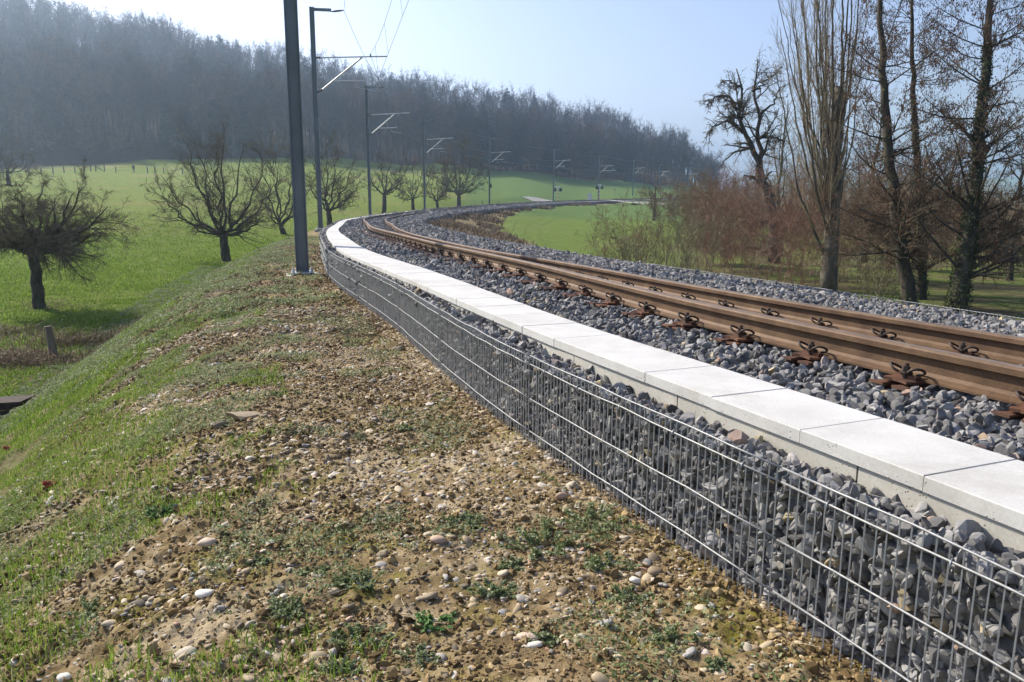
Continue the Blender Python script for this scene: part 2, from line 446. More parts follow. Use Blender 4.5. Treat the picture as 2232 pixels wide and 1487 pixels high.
# ------------------------------------------------------------------ the ground: one sheet to the horizon
def build_ground():
    a_in = np.radians(np.arange(-38, 38.01, .085))
    side = np.radians(np.concatenate([np.arange(-180, -60, 6), np.arange(-60, -38, 1.0)]))
    ang = np.concatenate([side, a_in, -side[::-1][:-1]])
    r = [0.55]
    while r[-1] < 3500:
        q = r[-1]; r.append(q * (1.0062 if q < 9 else 1.011 if q < 60 else 1.022 if q < 500 else 1.06))
    r = np.array(r); na, nr = len(ang), len(r)
    A, R = np.meshgrid(ang, r)
    x, y = (np.sin(A) * R).ravel(), (np.cos(A) * R).ravel()
    z, bank, s, o = ground_full(x, y)
    V = np.stack([x, y, z], 1)
    i = np.arange(nr - 1)[:, None] * na; j = np.arange(na)[None, :]; j2 = (j + 1) % na
    F = np.stack([i + j, i + j2, i + na + j2, i + na + j], -1).reshape(-1, 4)[:, ::-1]
    cx = x / np.maximum(y, .1) * FPX + 1116
    rr = np.hypot(x, y)
    edge = np.interp(cx, [-900, 0, 300, 600, 900, 1100, 1300, 1450, 1530, 1700], [195, 203, 213, 228, 262, 292, 322, 347, 400, 4000])
    wood = sstep(0, 3, rr - edge + (fbm(x, y, 8, 3, 77) - .5) * 8) * (y > 20)
    lush = (sstep(95, 112, rr) * sstep(980, 1030, cx - (rr - 120) * .2) * (rr < 360)).clip(0, 1) * .9
    lush = np.maximum(lush, .35 * ((o > 6) & (o < 60)))
    weedy = np.clip(sstep(4, 14, rr) * .75 * sstep(.9, 2.2, -o + (fbm(x, y, .9, 3, 91) - .5) * 2.2), 0, 1)
    weedy = np.maximum(weedy, sstep(.2, 1.5, o - O_BR) * .35)
    weedy = np.maximum(weedy, sstep(2.0, 3.3, -o + (fbm(x, y, .5, 3, 93) - .5) * 1.2) * .85)
    dirt = np.zeros_like(x)
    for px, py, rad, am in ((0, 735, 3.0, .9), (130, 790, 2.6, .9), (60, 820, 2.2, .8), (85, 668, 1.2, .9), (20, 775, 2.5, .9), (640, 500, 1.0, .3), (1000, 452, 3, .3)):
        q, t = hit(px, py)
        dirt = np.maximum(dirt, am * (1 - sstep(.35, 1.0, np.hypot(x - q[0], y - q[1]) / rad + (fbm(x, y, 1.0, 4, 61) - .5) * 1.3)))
    dirt = np.maximum(dirt, sstep(1400, 1560, cx) * (1 - sstep(55, 90, rr)) * (y > 5) * (o > 6) * (.25 + .6 * sstep(.42, .6, fbm(x, y, 2.5, 4, 67))))
    me = raw_mesh('ground', V, [F], True, dict(bank=('POINT', bank), wood=('POINT', wood), lush=('POINT', lush), weedy=('POINT', weedy), dirt=('POINT', dirt)))
    o_ = add_obj('ground', me, M['ground']); tag(o_, kind='structure')
build_ground()

# ------------------------------------------------------------------ stones
def ico(sub):
    import bmesh
    bm = bmesh.new(); bmesh.ops.create_icosphere(bm, subdivisions=sub, radius=1.0)
    V = np.array([v.co[:] for v in bm.verts]); F = np.array([[v.index for v in f.verts] for f in bm.faces]); bm.free()
    return V, F
ICO1, ICO2 = ico(1), ico(2)
def rock(rng, hi):
    V, F = (ICO2 if hi else ICO1); V = V.copy()
    if not hi: V += rng.normal(size=V.shape) * .13
    for k in range(9 if hi else 3):
        n = rng.normal(size=3); n /= np.linalg.norm(n); d = rng.uniform(.38, .74)
        e = V @ n - d; V -= np.where(e > 0, e, 0)[:, None] * n
    V *= np.array([1.4, .98, .72]) * rng.uniform(.78, 1.22, 3)
    return V, F
def pebble(rng, hi):
    V, F = (ICO2 if hi else ICO1); V = V.copy()
    V += .16 * np.sin(V @ rng.normal(size=(3, 3)) * 1.5)
    V *= np.array([1.2, .85, .45]) * rng.uniform(.75, 1.25, 3)
    return V, F
def rand_rot(rng, n, flat=False):
    if flat:
        a = rng.uniform(0, 2 * np.pi, n); t = rng.normal(size=(n, 2)) * .3
        R = np.zeros((n, 3, 3)); R[:, 0, 0] = np.cos(a); R[:, 0, 1] = -np.sin(a); R[:, 1, 0] = np.sin(a); R[:, 1, 1] = np.cos(a); R[:, 2, 2] = 1
        T = np.zeros((n, 3, 3)); T[:] = np.eye(3); T[:, 0, 2] = t[:, 0]; T[:, 1, 2] = t[:, 1]; T[:, 2, 0] = -t[:, 0]; T[:, 2, 1] = -t[:, 1]
        return T @ R
    q = rng.normal(size=(n, 4)); q /= np.linalg.norm(q, axis=1, keepdims=True); w, x, y, z = q.T
    return np.stack([1 - 2 * (y * y + z * z), 2 * (x * y - z * w), 2 * (x * z + y * w), 2 * (x * y + z * w), 1 - 2 * (x * x + z * z), 2 * (y * z - x * w),
                     2 * (x * z - y * w), 2 * (y * z + x * w), 1 - 2 * (x * x + y * y)], 1).reshape(n, 3, 3)
def scatter(name, tmpl, pos, size, rng, mat, flat=False, shade=None, smooth=False, attrname='shade'):
    n = len(pos); size = np.broadcast_to(size, n)
    if shade is None: shade = rng.random(n)
    R = rand_rot(rng, n, flat); which = rng.integers(0, len(tmpl), n)
    Vs, Fs, As, off = [], [], [], 0
    for k, (V, F) in enumerate(tmpl):
        i = np.nonzero(which == k)[0]
        if not len(i): continue
        W = np.einsum('nij,vj->nvi', R[i], V) * size[i, None, None] + pos[i, None, :]
        Fs.append((F[None] + (np.arange(len(i)) * len(V))[:, None, None] + off).reshape(-1, F.shape[1]))
        As.append(np.repeat(shade[i], len(F))); Vs.append(W.reshape(-1, 3)); off += len(i) * len(V)
    me = raw_mesh(name, np.concatenate(Vs), Fs, smooth, {attrname: ('FACE', np.concatenate(As))})
    return add_obj(name, me, mat)
def joined(objs, name):
    pass

M['ballast'] = attr_mat('crushed_stone', 'shade', [(0, (.082, .079, .077)), (.3, (.16, .155, .15)), (.6, (.232, .226, .218)), (.86, (.31, .303, .293)), (.955, (.33, .31, .29)), (.97, (.36, .24, .18)), (.985, (.42, .36, .22)), (1, (.45, .42, .36))], 45, .22, .85, .5, .004, spec=.25)
M['pebble'] = attr_mat('river_pebble', 'shade', [(0, (.10, .085, .06)), (.22, (.23, .175, .11)), (.45, (.38, .295, .185)), (.68, (.52, .43, .295)), (.82, (.28, .275, .265)), (.91, (.62, .55, .43)), (.955, (.42, .235, .15)), (1, (.72, .68, .59))], 40, .18, .7, .25, .002, spec=.3)
def ballast_base():
    """compacted fill under the loose stones, from the wire face to the far shoulder"""
    ss = np.concatenate([np.arange(-2.5, 30, .1), np.arange(30, 286, .5)])
    cols = [(.05, -.52), (.045, -.09), (.12, None), (.2, None), (.62, None), (.9, None), (1.2, None), (1.45, None), (1.7, None), (2.1, None), (2.5, None), (2.75, None), (3.2, None), (3.9, None), (4.6, None), (4.85, None), (4.87, -.62)]
    V = []
    for k, (o, z) in enumerate(cols):
        oo = np.full(len(ss), o) + (np.interp(ss, *LC['br']) if o > 4 else 0) + np.interp(ss, *LC['f']) * (o < .3)
        zz = (ballast_z(ss, np.full(len(ss), o)) - .03) if z is None else np.full(len(ss), z)
        V.append(P(ss, oo, zz))
    V = np.stack(V, 1); n, m = V.shape[:2]
    i = np.arange(n - 1)[:, None] * m + np.arange(m - 1)[None, :]
    F = np.stack([i, i + 1, i + m + 1, i + m], -1).reshape(-1, 4)
    mt, nt, bs = new_mat('stone_fill')
    v = geopos(nt); vo = N(nt, 'ShaderNodeTexVoronoi'); vo.inputs['Scale'].default_value = 17; nt.links.new(v, vo.inputs[0])
    nt.links.new(ramp(nt, vo.outputs['Color'], [(0, (.07, .07, .075)), (1, (.2, .2, .21))]), bs.inputs['Base Color'])
    bs.inputs['Roughness'].default_value = .9
    bump(nt, bs, mth(nt, 'SUBTRACT', 1.0, vo.outputs['Distance']), 1.0, .05)
    o_ = add_obj('ballast_bed', raw_mesh('ballast_bed', V.reshape(-1, 3), [F], False), mt); tag(o_, kind='structure')
ballast_base()
def ballast_stones():
    rng = np.random.default_rng(11)
    hiT = [rock(rng, True) for _ in range(12)]; loT = [rock(rng, False) for _ in range(12)]
    def strip(s0, s1, o0, o1, dens, br=False):
        n = int((s1 - s0) * (o1 - o0) * dens)
        s = rng.uniform(s0, s1, n); o = rng.uniform(o0, o1, n)
        return s, o
    def lay(s0, s1, dens, size, hi, name):
        ss, oo = [], []
        for a, b in ((.02, .225), (.6, O_R1 - .075), (O_R1 + .075, O_R1 + GA - .075), (O_R1 + GA + .075, 4.9)):
            s, o = strip(s0, s1, a, b, dens * (1.25 if a < .5 else 1)); ss.append(s); oo.append(o)
        s = np.concatenate(ss); o = np.concatenate(oo)
        c = np.interp(s, *LC['br']) * (o > 3.5) + np.where(o < .3, np.interp(s, *LC['f']), 0)
        z = ballast_z(s, o) + rng.uniform(-.028, .012, len(s)) + .012 * (o < .3)
        # keep the steel sleepers showing on the left of the outer rail
        ph = np.abs((s - SL0) / SLD - np.round((s - SL0) / SLD)) * SLD
        tie = (o > 1.2) & (o < 2.95) & (ph < .1)
        z = np.where(tie, z - .03, z)
        p = P(s, o + c, z)
        sz = size * rng.lognormal(0, .28, len(s))
        ob = scatter(name, hiT if hi else loT, p, sz, rng, M['ballast'], flat=False)
        tag(ob, kind='stuff'); tag(ob, 'loose grey crushed stone ballast along the track')
    lay(-2.5, 4.5, 900, .0235, True, 'ballast')
    lay(4.5, 12, 720, .027, False, 'ballast')
    lay(12, 30, 330, .038, False, 'ballast')
    lay(30, 70, 110, .06, False, 'ballast')
    lay(70, 176, 26, .10, False, 'ballast')
    # stones pressed against the wire face
    n1 = 11500; s = rng.uniform(-2.4, 8, n1); z = rng.uniform(-.52, -.02, n1); dp = rng.uniform(.03, .075, n1)
    p = P(s, dp, z, 'f'); ob = scatter('gabion_fill', hiT, p, .0235 * rng.lognormal(0, .25, n1), rng, M['ballast']); tag(ob, 'grey crushed stones packed behind the wire face', kind='stuff')
    n1 = 16000; s = 8 + 40 * rng.random(n1) ** 1.3; z = rng.uniform(-.52, -.02, n1); dp = rng.uniform(.03, .07, n1)
    p = P(s, dp, z, 'f'); ob = scatter('gabion_fill', loT, p, .029 * rng.lognormal(0, .25, n1), rng, M['ballast']); tag(ob, 'grey crushed stones packed behind the farther wire face', kind='stuff')
    n1 = 9000; s = rng.uniform(28, 176, n1); z = rng.uniform(-.66, -.2, n1)
    p = P(s, O_BR - .06 + np.interp(s, *LC['br']) + rng.uniform(-.04, .0, n1), z); ob = scatter('gabion_fill', loT, p, .06 * rng.lognormal(0, .25, n1), rng, M['ballast']); tag(ob, 'grey crushed stones packed inside the inner curve gabions', kind='stuff')
SL0, SLD = -.95, .62
ballast_stones()

# ------------------------------------------------------------------ gabion baskets
M['wire'] = simple('galvanised_wire', [(.3, (.20, .205, .21)), (.7, (.33, .335, .34))], 30, .5, .35, 0, spec=.5)
M['rod'] = simple('zinc_coated_rod', [(.3, (.30, .31, .315)), (.7, (.46, .47, .475))], 30, .5, .1, 0, spec=.5)
M['wire_old'] = simple('dull_wire', [(.3, (.2, .21, .22)), (.7, (.34, .35, .36))], 30, .5, .6)
def local(G, org):
    G.V = [v - np.asarray(org) for v in G.V]; return G
def basket(s0, s1, side, rods, hooks, sides):
    if side == 'left':
        off = lambda s, d=0.0: np.interp(s, *LC['f']) + 0 * s - d; lv = (0.0, -.05, -.245, -.432); zb = -.53; sg = -1; inner = .2
        lab, grp = 'galvanised wire gabion basket holding grey ballast beside the stony shelf', 'gabion baskets on the outside of the curve'
    else:
        off = lambda s, d=0.0: O_BR + np.interp(s, *LC['br']) + d + 0 * s; lv = (-.165, -.215, -.41, -.6); zb = -.68; sg = 1; inner = -.2
        lab, grp = 'wire gabion basket holding the ballast edge on the inside of the curve', 'gabion baskets on the inside of the curve'
    org = P(s0, off(np.array(s0)), zb)
    e = empty('gabion_basket', org); tag(e, lab, 'gabion', grp)
    n = 9 if s1 < 60 else 5
    ss = np.linspace(s0, s1 + .012, n)
    rad = .0038 if s0 < 12 else .0055 if s0 < 30 else .009
    rng = np.random.default_rng(int(s0 * 10) + 500)
    for z in lv:
        w = rng.normal(0, .0025, n)
        G = Geo(); G.tubes(P(ss, off(ss, .005), z + w), np.full(n, rad), sides)
        local(G, org).build('horizontal_wire', M['wire'], e, smooth=True)
    if rods:
        rs = np.arange(s0 + rods / 2, s1, rods) + rng.normal(0, .0015, len(np.arange(s0 + rods / 2, s1, rods)))
        top = P(rs, off(rs), lv[0] + .006 + 0 * rs); bot = P(rs, off(rs), zb - .02 + 0 * rs)
        bot[:, :2] += rng.normal(0, .002, (len(rs), 2))
        G = Geo(); G.tubes(np.stack([top, (top + bot) / 2, bot], 1), np.full((len(rs), 3), .0028 if s0 < 12 else .0034), 4 if s0 < 15 else 3)
        # cross rods over the top of the stones at the joint with the next basket
        local(G, org).build('vertical_rods', M['rod'], e)
    for k in range(hooks):
        h = s0 + (k + .5) * (s1 - s0) / hooks + .03 * math.sin(k * 7 + s0)
        nrm, tan = frame(h); c = P(h, off(np.array(h)), lv[1] - .012)
        an = np.linspace(0, 2 * np.pi, 11)
        ring = c + np.cos(an)[:, None] * np.array([0, 0, .02]) + np.sin(an)[:, None] * (nrm * .014 * 1 + tan * .006)
        tail = np.array([c + nrm * .012 * -sg + np.array([0, 0, -.012]), c - nrm * sg * .16 + np.array([0, 0, -.03])])
        G = Geo(); G.tubes(ring, np.full(11, .0034), 5); G.tubes(tail, np.full(2, .003), 5)
        local(G, org).build('hook', M['wire_old'], e, smooth=True)
s = -2.45
while s < 24: basket(s, s + 1.98, 'left', .038, 5, 8 if s < 8 else 6); s += 2.0
while s < 48: basket(s, s + 1.98, 'left', .06, 0, 4); s += 2.0
while s < 110: basket(s, s + 3.97, 'left', .15, 0, 3); s += 4.0
s = 1.0
while s < 26: basket(s, s + 2.98, 'right', .05, 0, 4); s += 3.0
while s < 174: basket(s, s + 3.97, 'right', .12, 0, 3); s += 4.0

# ------------------------------------------------------------------ concrete trough and cover slabs
def concrete(name, lo, hi_, pit):
    m, nt, bs = new_mat(name); v = geopos(nt)
    n = noise_node(nt, 3.0, 8, .65, v); n2 = noise_node(nt, 120, 4, .6, v)
    c = ramp(nt, n.outputs[0], [(.3, lo), (.7, hi_)])
    c = mixc(nt, 1.0, c, ramp(nt, n2.outputs[0], [(.3, (.86,) * 3), (.6, (1.0,) * 3)]), 'MULTIPLY')
    vo = N(nt, 'ShaderNodeTexVoronoi'); vo.inputs['Scale'].default_value = 70; nt.links.new(v, vo.inputs[0])
    pm = noise_node(nt, 14, 4, .6, v)
    pits = mth(nt, 'MULTIPLY', ramp(nt, vo.outputs['Distance'], [(.14, (1,) * 3), (.24, (0,) * 3)]), ramp(nt, pm.outputs[0], [(.52, (0,) * 3), (.6, (1,) * 3)]))
    st = noise_node(nt, 1.3, 9, .75, v, .6)
    c = mixc(nt, ramp(nt, st.outputs[0], [(.5, (0,) * 3), (.68, (.45,) * 3)]), c, (.33, .30, .25))
    side = mth(nt, 'MULTIPLY', pits, pit)
    nz = N(nt, 'ShaderNodeSeparateXYZ'); nt.links.new(N(nt, 'ShaderNodeNewGeometry').outputs['Normal'], nz.inputs[0])
    side = mth(nt, 'MULTIPLY', side, mth(nt, 'SUBTRACT', 1.0, mth(nt, 'ABSOLUTE', nz.outputs[2]), True))
    c = mixc(nt, side, c, (.12, .11, .09))
    nt.links.new(c, bs.inputs['Base Color']); bs.inputs['Roughness'].default_value = .85; bs.inputs['Specular IOR Level'].default_value = .25
    bump(nt, bs, mth(nt, 'SUBTRACT', mth(nt, 'MULTIPLY', n2.outputs[0], .15), side), .6, .004)
    return m
M['slab'] = concrete('pale_concrete', (.52, .51, .48), (.66, .65, .62), .8)
M['trough'] = concrete('trough_concrete', (.46, .44, .38), (.58, .56, .49), .9)
def hexa(G, c8, a=0.0, bev=0.0):
    G.add(np.array(c8), [(0, 3, 2, 1), (4, 5, 6, 7), (0, 1, 5, 4), (1, 2, 6, 5), (2, 3, 7, 6), (3, 0, 4, 7)], a)
def block(s0, s1, oL, oR, z0, z1, bev, cL='sL', cR='sR'):
    """a slab with chamfered top edges following the track"""
    G = Geo(); Q = []
    for s_, d in ((s0, 0), (s1, 0)):
        Q.append([P(s_, oL, z0, cL), P(s_, oR, z0, cR), P(s_, oR, z1 - bev, cR), P(s_, oR - bev, z1, cR), P(s_, oL + bev, z1, cL), P(s_, oL, z1 - bev, cL)])
    a, b = np.array(Q[0]), np.array(Q[1])
    t = (b[0] - a[0]) / np.linalg.norm(b[0] - a[0])
    a2, b2 = a.copy(), b.copy(); a2[3:5] += t * bev; b2[3:5] -= t * bev
    G.add(np.vstack([a2, b2]), [(5, 4, 3, 2, 1, 0), (6, 7, 8, 9, 10, 11)] + [(i, (i + 1) % 6, 6 + (i + 1) % 6, 6 + i) for i in range(6)])
    return G
rng = np.random.default_rng(4)
SLAB_L = .5
k = 0; s = -2.3
while s < 84:
    dz = rng.normal(0, .0009) + (.022 if 9.7 < s < 10.15 else 0)
    G = block(s + .0011, s + SLAB_L - .0011, O_SL + rng.normal(0, .0015), O_SR, .012 + dz, .060 + dz, .003)
    org = P(s, O_SL, .004); o_ = local(G, org).build('cover_slab', M['slab']); o_.location = org
    tag(o_, 'pale concrete cover slab laid in the long path beside the outer rail', 'slab', 'pale cover slabs of the cable trough')
    s += SLAB_L
s = -2.55
while s < 84:
    L_ = 1.0 if s < 30 else 3.0
    G = block(s + .004, s + L_ - .004, O_SL + .012, O_SR - .012, -.36, .009, .003)
    org = P(s, O_SL, -.36); o_ = local(G, org).build('cable_trough', M['trough']); o_.location = org
    tag(o_, 'concrete trough unit under the cover slabs, its side showing above the ballast', 'cable trough', 'trough units under the cover slabs')
    s += L_

# ------------------------------------------------------------------ rails and sleepers
def rust(name, a, b, c, bm=.25):
    m, nt, bs = new_mat(name); v = geopos(nt)
    n = noise_node(nt, 5, 8, .65, v); n2 = noise_node(nt, 90, 5, .7, v)
    col = ramp(nt, n.outputs[0], [(.3, a), (.55, b), (.75, c)])
    col = mixc(nt, 1.0, col, ramp(nt, n2.outputs[0], [(.3, (.7,) * 3), (.7, (1.2,) * 3)]), 'MULTIPLY')
    nt.links.new(col, bs.inputs['Base Color']); bs.inputs['Roughness'].default_value = .62; bs.inputs['Metallic'].default_value = .15
    bs.inputs['Specular IOR Level'].default_value = .35
    bump(nt, bs, n2.outputs[0], bm, .002); return m
M['rail'] = rust('rusty_rail', (.085, .048, .026), (.145, .086, .047), (.205, .132, .075))
M['rail_top'] = simple('worn_rail_head', [(.3, (.15, .10, .065)), (.7, (.26, .19, .13))], 6, .5, .3, .1, .001, spec=.5)
M['plate'] = rust('rusty_plate', (.06, .04, .03), (.15, .07, .04), (.26, .11, .06))
M['clip'] = rust('dark_clip_steel', (.035, .028, .024), (.07, .05, .04), (.12, .075, .05))
PROFILE = [(-.0625, -.15), (.0625, -.15), (.0625, -.139), (.025, -.126), (.009, -.112), (.0075, -.08), (.009, -.045), (.032, -.04), (.036, -.036), (.036, -.010), (.026, -.0015), (-.026, -.0015), (-.036, -.010), (-.036, -.036), (-.032, -.04), (-.009, -.045), (-.0075, -.08), (-.009, -.112), (-.025, -.126), (-.0625, -.139)]
def rail(name, o, zf, corr, label):
    ss = np.concatenate([np.arange(-2.55, 30, .15), np.arange(30, 290, .6)])
    pr = np.array(PROFILE); m = len(pr)
    V = np.stack([P(ss, o + q[0], zf(ss) + q[1], corr) for q in pr], 1).reshape(-1, 3)
    i = np.arange(len(ss) - 1)[:, None] * m + np.arange(m)[None, :]; j = np.arange(len(ss) - 1)[:, None] * m + (np.arange(m)[None, :] + 1) % m
    F = np.stack([i, j, j + m, i + m], -1).reshape(-1, 4)
    n = (len(ss) - 1) * m
    org = P(0.0, o, -.2)
    me = raw_mesh(name, V - org, [F, np.array([list(range(m))]), np.array([[n + k for k in range(m)][::-1]])], False)
    o_ = add_obj(name, me, M['rail']); o_.location = org; tag(o_, label, 'rail')
    # running surface, a worn strip 0.5 mm proud
    V = np.stack([P(ss, o + q, zf(ss) + .0, corr) for q in (-.024, .024)] + [P(ss, o + q, zf(ss) - .003, corr) for q in (.024, -.024)], 1).reshape(-1, 3)
    i = np.arange(len(ss) - 1)[:, None] * 4 + np.arange(4)[None, :]; j = np.arange(len(ss) - 1)[:, None] * 4 + (np.arange(4)[None, :] + 1) % 4
    F = np.stack([i, i + 4, j + 4, j], -1).reshape(-1, 4)
    add_obj('running_surface', raw_mesh('running_surface', V - org, [F], False), M['rail_top'], o_)
rail('rail', O_R1, z_r1, 'r1', 'rusty brown rail on the outside of the curve, next to the pale slab path')
rail('rail', O_R1 + GA, z_r2, 'r2', 'rusty brown rail on the inside of the curve, next to the wide ballast shoulder')

def clip_geo():
    pts = np.array([(.035, -.022, .014), (.052, -.04, .022), (.045, -.072, .03), (.01, -.094, .05), (-.03, -.09, .062), (-.05, -.062, .05), (-.04, -.034, .028), (-.01, -.02, .02), (.02, -.013, .02), (.028, 0, .022)])
    pts = np.vstack([pts, (pts * [1, -1, 1])[::-1][1:]])
    t = np.arange(len(pts)); tt = np.linspace(0, len(pts) - 1, 46)
    c = np.stack([np.interp(tt, t, pts[:, k]) for k in range(3)], 1)
    for _ in range(2): c[1:-1] = (c[:-2] + 2 * c[1:-1] + c[2:]) / 4
    G = Geo(); G.tubes(c * [1, .88, .9], np.full(46, .0066), 7)
    return G.mesh('clip', True)
def bolt_geo():
    G = Geo()
    h = np.linspace(0, 2 * np.pi, 7)[:6]
    hexp = np.stack([np.cos(h) * .019, np.sin(h) * .019], 1)
    G.prism(hexp, (-.012, 0, .028), (-.012, 0, .052), (1, 0, 0), (0, 1, 0))
    G.tubes(np.array([(-.012, 0, -.004), (-.012, 0, .068)]), np.full(2, .011), 8)
    G.box((-.012, 0, .024), (.05, .034, .008))
    return G.mesh('bolt')
def plate_geo(near):
    G = Geo()
    poly = [(-.17, -.07), (-.135, -.078), (.155, -.078), (.17, -.06), (.17, .06), (.155, .078), (-.135, .078), (-.17, .06), (-.155, .02), (-.155, -.02)]
    G.prism(poly, (0, 0, -.014), (0, 0, -.001), (1, 0, 0), (0, 1, 0))
    for sx in (-1, 1): G.box((sx * .083, 0, .008), (.034, .12, .02))
    return G.mesh('rib_plate')
def beam_geo(half):
    G = Geo()
    for sy in (-1, 1):
        poly = [(-half, sy * .025), (-half + .03, sy * .03), (half - .03, sy * .03), (half, sy * .025), (half, sy * .1), (half - .05, sy * .085), (-half + .06, sy * .085), (-half, sy * .105)]
        G.prism(poly if sy > 0 else poly[::-1], (0, 0, -.036), (0, 0, -.024), (1, 0, 0), (0, 1, 0))
        G.box((0, sy * .057, -.08), (2 * half - .1, .008, .078))
    return G.mesh('beam')
ME = dict(clip=clip_geo(), bolt=bolt_geo(), plate=plate_geo(1), beam=beam_geo(.80))
for k_, m_ in (('clip', 'clip'), ('bolt', 'clip'), ('plate', 'plate'), ('beam', 'plate')): ME[k_].materials.append(M[m_])
def part(name, me, parent, loc=(0, 0, 0), rz=0.0, sc_=None):
    o = bpy.data.objects.new(name, me); o.location = loc; o.rotation_euler = (0, 0, rz)
    if sc_: o.scale = sc_
    return link(o, parent)
for k in range(260):
    s = SL0 + SLD * k
    if s > 150: break
    if s > 62 and k % 2: continue
    nrm, tan = frame(s)
    a = P(s, O_R1, float(z_r1(s)) - .15, 'r1'); b = P(s, O_R1 + GA, float(z_r2(s)) - .15, 'r2')
    ctr = (a + b) / 2; vx = b - a; hl = np.linalg.norm(vx)
    e = empty('sleeper', ctr); e.rotation_euler = (0, math.asin(-vx[2] / hl), math.atan2(vx[1], vx[0]))
    tag(e, 'rusty steel sleeper with rail plates and sprung clips bedded in the ballast', 'sleeper', 'steel sleepers under the curved track')
    part('beam', ME['beam'], e)
    if s < 62:
        for sx in (-1, 1):
            pl = part('rib_plate', ME['plate'], e, (sx * hl / 2, 0, 0))
            if s < 46:
                for sy in (-1, 1):
                    c_ = part('clip', ME['clip'], e, (sx * hl / 2 + sy * .088, 0, .006), 0 if sy < 0 else math.pi)
                    part('bolt', ME['bolt'], c_)

# ------------------------------------------------------------------ overhead line masts
M['mast'] = simple('grey_green_steel', [(.3, (.15, .175, .195)), (.7, (.21, .235, .26))], 1.5, .5, .35, .05, .002, co='pos')
M['galv'] = simple('galvanised_steel', [(.3, (.50, .52, .54)), (.7, (.68, .70, .71))], 3, .4, .55)
M['insul'] = simple('brown_insulator', [(.3, (.08, .05, .04)), (.7, (.14, .09, .07))], 8, .35)
M['concrete'] = M['trough']
HM = 11.2
HBEAM = [(-.13, -.13), (.13, -.13), (.13, -.112), (.008, -.104), (.008, .104), (.13, .112), (.13, .13), (-.13, .13), (-.13, .112), (-.008, .104), (-.008, -.104), (-.13, -.112)]
def mast(base, rz, label, D, arm=True, box=False, wide=False, lean=(0, 0)):
    """local x points at the track"""
    e = empty('overhead_line_mast', base, rz); tag(e, label, 'mast', 'overhead line masts along the curve')
    k = 1.0 if D < 60 else 1.15 if D < 150 else 1.5      # distant steel of the same row, a heavier section
    th = np.array(HBEAM) * .92
    G = Geo(); G.prism(th, (0, 0, .07), (0, 0, HM), (0, 1, 0), (1, 0, 0)); G.build('column', M['mast'], e)
    G = Geo(); G.box((0, 0, .055), (.42, .42, .03)); G.build('base_plate', M['galv'], e)
    G = Geo(); G.prism([(-.3, -.28), (.3, -.28), (.3, .28), (-.3, .28)], (0, 0, -.5), (0, 0, .015), (1, 0, 0), (0, 1, 0)); G.build('footing', M['concrete'], e)
    if D < 50:
        for sx in (-1, 1):
            for sy in (-1, 1):
                G = Geo(); h = np.linspace(0, 2 * np.pi, 7)[:6]; hp = np.stack([np.cos(h) * .03, np.sin(h) * .03], 1)
                G.prism(hp, (sx * .17, sy * .17, .071), (sx * .17, sy * .17, .1), (1, 0, 0), (0, 1, 0)); G.tubes(np.array([(sx * .17, sy * .17, .0), (sx * .17, sy * .17, .15)]), np.full(2, .016), 8)
                G.build('anchor_bolt', M['galv'], e)
    r = .035 * k
    def tube(name, pts, rad, mat, par=e, sides=8):
        G = Geo(); G.tubes(np.array(pts, float), np.full(len(pts), rad), sides); return G.build(name, mat, par, smooth=False)
    G = Geo(); G.box((.48, 0, HM - .12), (.98, .10 * k, .14)); G.build('top_bracket', M['mast'], e)
    if arm:
        tube('top_tube', [(.32, 0, 8.75), (3.75, 0, 8.93)], r, M['galv'])
        tube('insulator', [(.1, 0, 8.74), (.34, 0, 8.75)], .045 * k, M['insul'])
        tube('bracket_tube', [(.36, 0, 7.16), (2.45, 0, 8.84)], r * 1.25, M['galv'])
        tube('insulator', [(.1, 0, 7.04), (.38, 0, 7.17)], .05 * k, M['insul'])
        st = tube('steady_tube', [(1.0, 0, 7.62), (2.55, 0, 7.68)], r * .85, M['galv'])
        tube('registration_arm', [(2.1, 0, 7.6), (2.1, 0, 7.36), (2.3, 0, 7.3), (3.0, 0, 7.2)], r * .45, M['galv'], sides=5)
        if D < 80: tube('tie_rod', [(1.6, 0, 8.05), (1.75, 0, 8.0), (1.75, 0, 7.67)], r * .4, M['galv'], sides=5)
        tube('wire_clamp', [(2.88, 0, 8.86), (2.88, 0, 9.02)], .04 * k, M['insul'], sides=6)
    if wide:
        tube('second_steady_tube', [(1.3, 0, 7.6), (4.6, 0, 7.72)], r * .85, M['galv'])
        tube('stay', [(2.45, 0, 8.8), (4.3, 0, 7.75)], r * .5, M['galv'], sides=5)
    if box:
        G = Geo(); G.box((.25, 0, 3.2), (.26, .3, .55)); G.build('control_box', M['dark'], e)
    return e
M['dark'] = simple('dark_housing', [(.3, (.015, .015, .017)), (.7, (.03, .03, .032))], 5, .5)
mpx = [(660, 600, 15.0), (699, 500, 42.0), (807, 470, 70.7), (926, 460, 99.2), (1067, 447, 135.2), (1206, 441, 170.7), (1304, 440, 197.4), (1379, 432, 236), (1435, 432, 268), (1500, 431, 300)]
names = ['thick grey steel mast on a bolted plate at the stony shelf beside the gabions', 'tall grey mast rising behind the bend of the pale slab path', 'third mast along the curve, beside the vase shaped bare orchard trees',
         'fourth mast along the curve, between two small orchard trees', 'mast carrying a small black box, beside the widest orchard tree', 'slim mast just before the crossing signal on the near side',
         'mast with the double steady arm behind the grey cabinet at the crossing', 'distant mast beyond the crossing, above the pollard tree', 'very distant mast rising behind the brown thicket', 'farthest mast, only its bright bracket seen by the wood edge']
MB = []
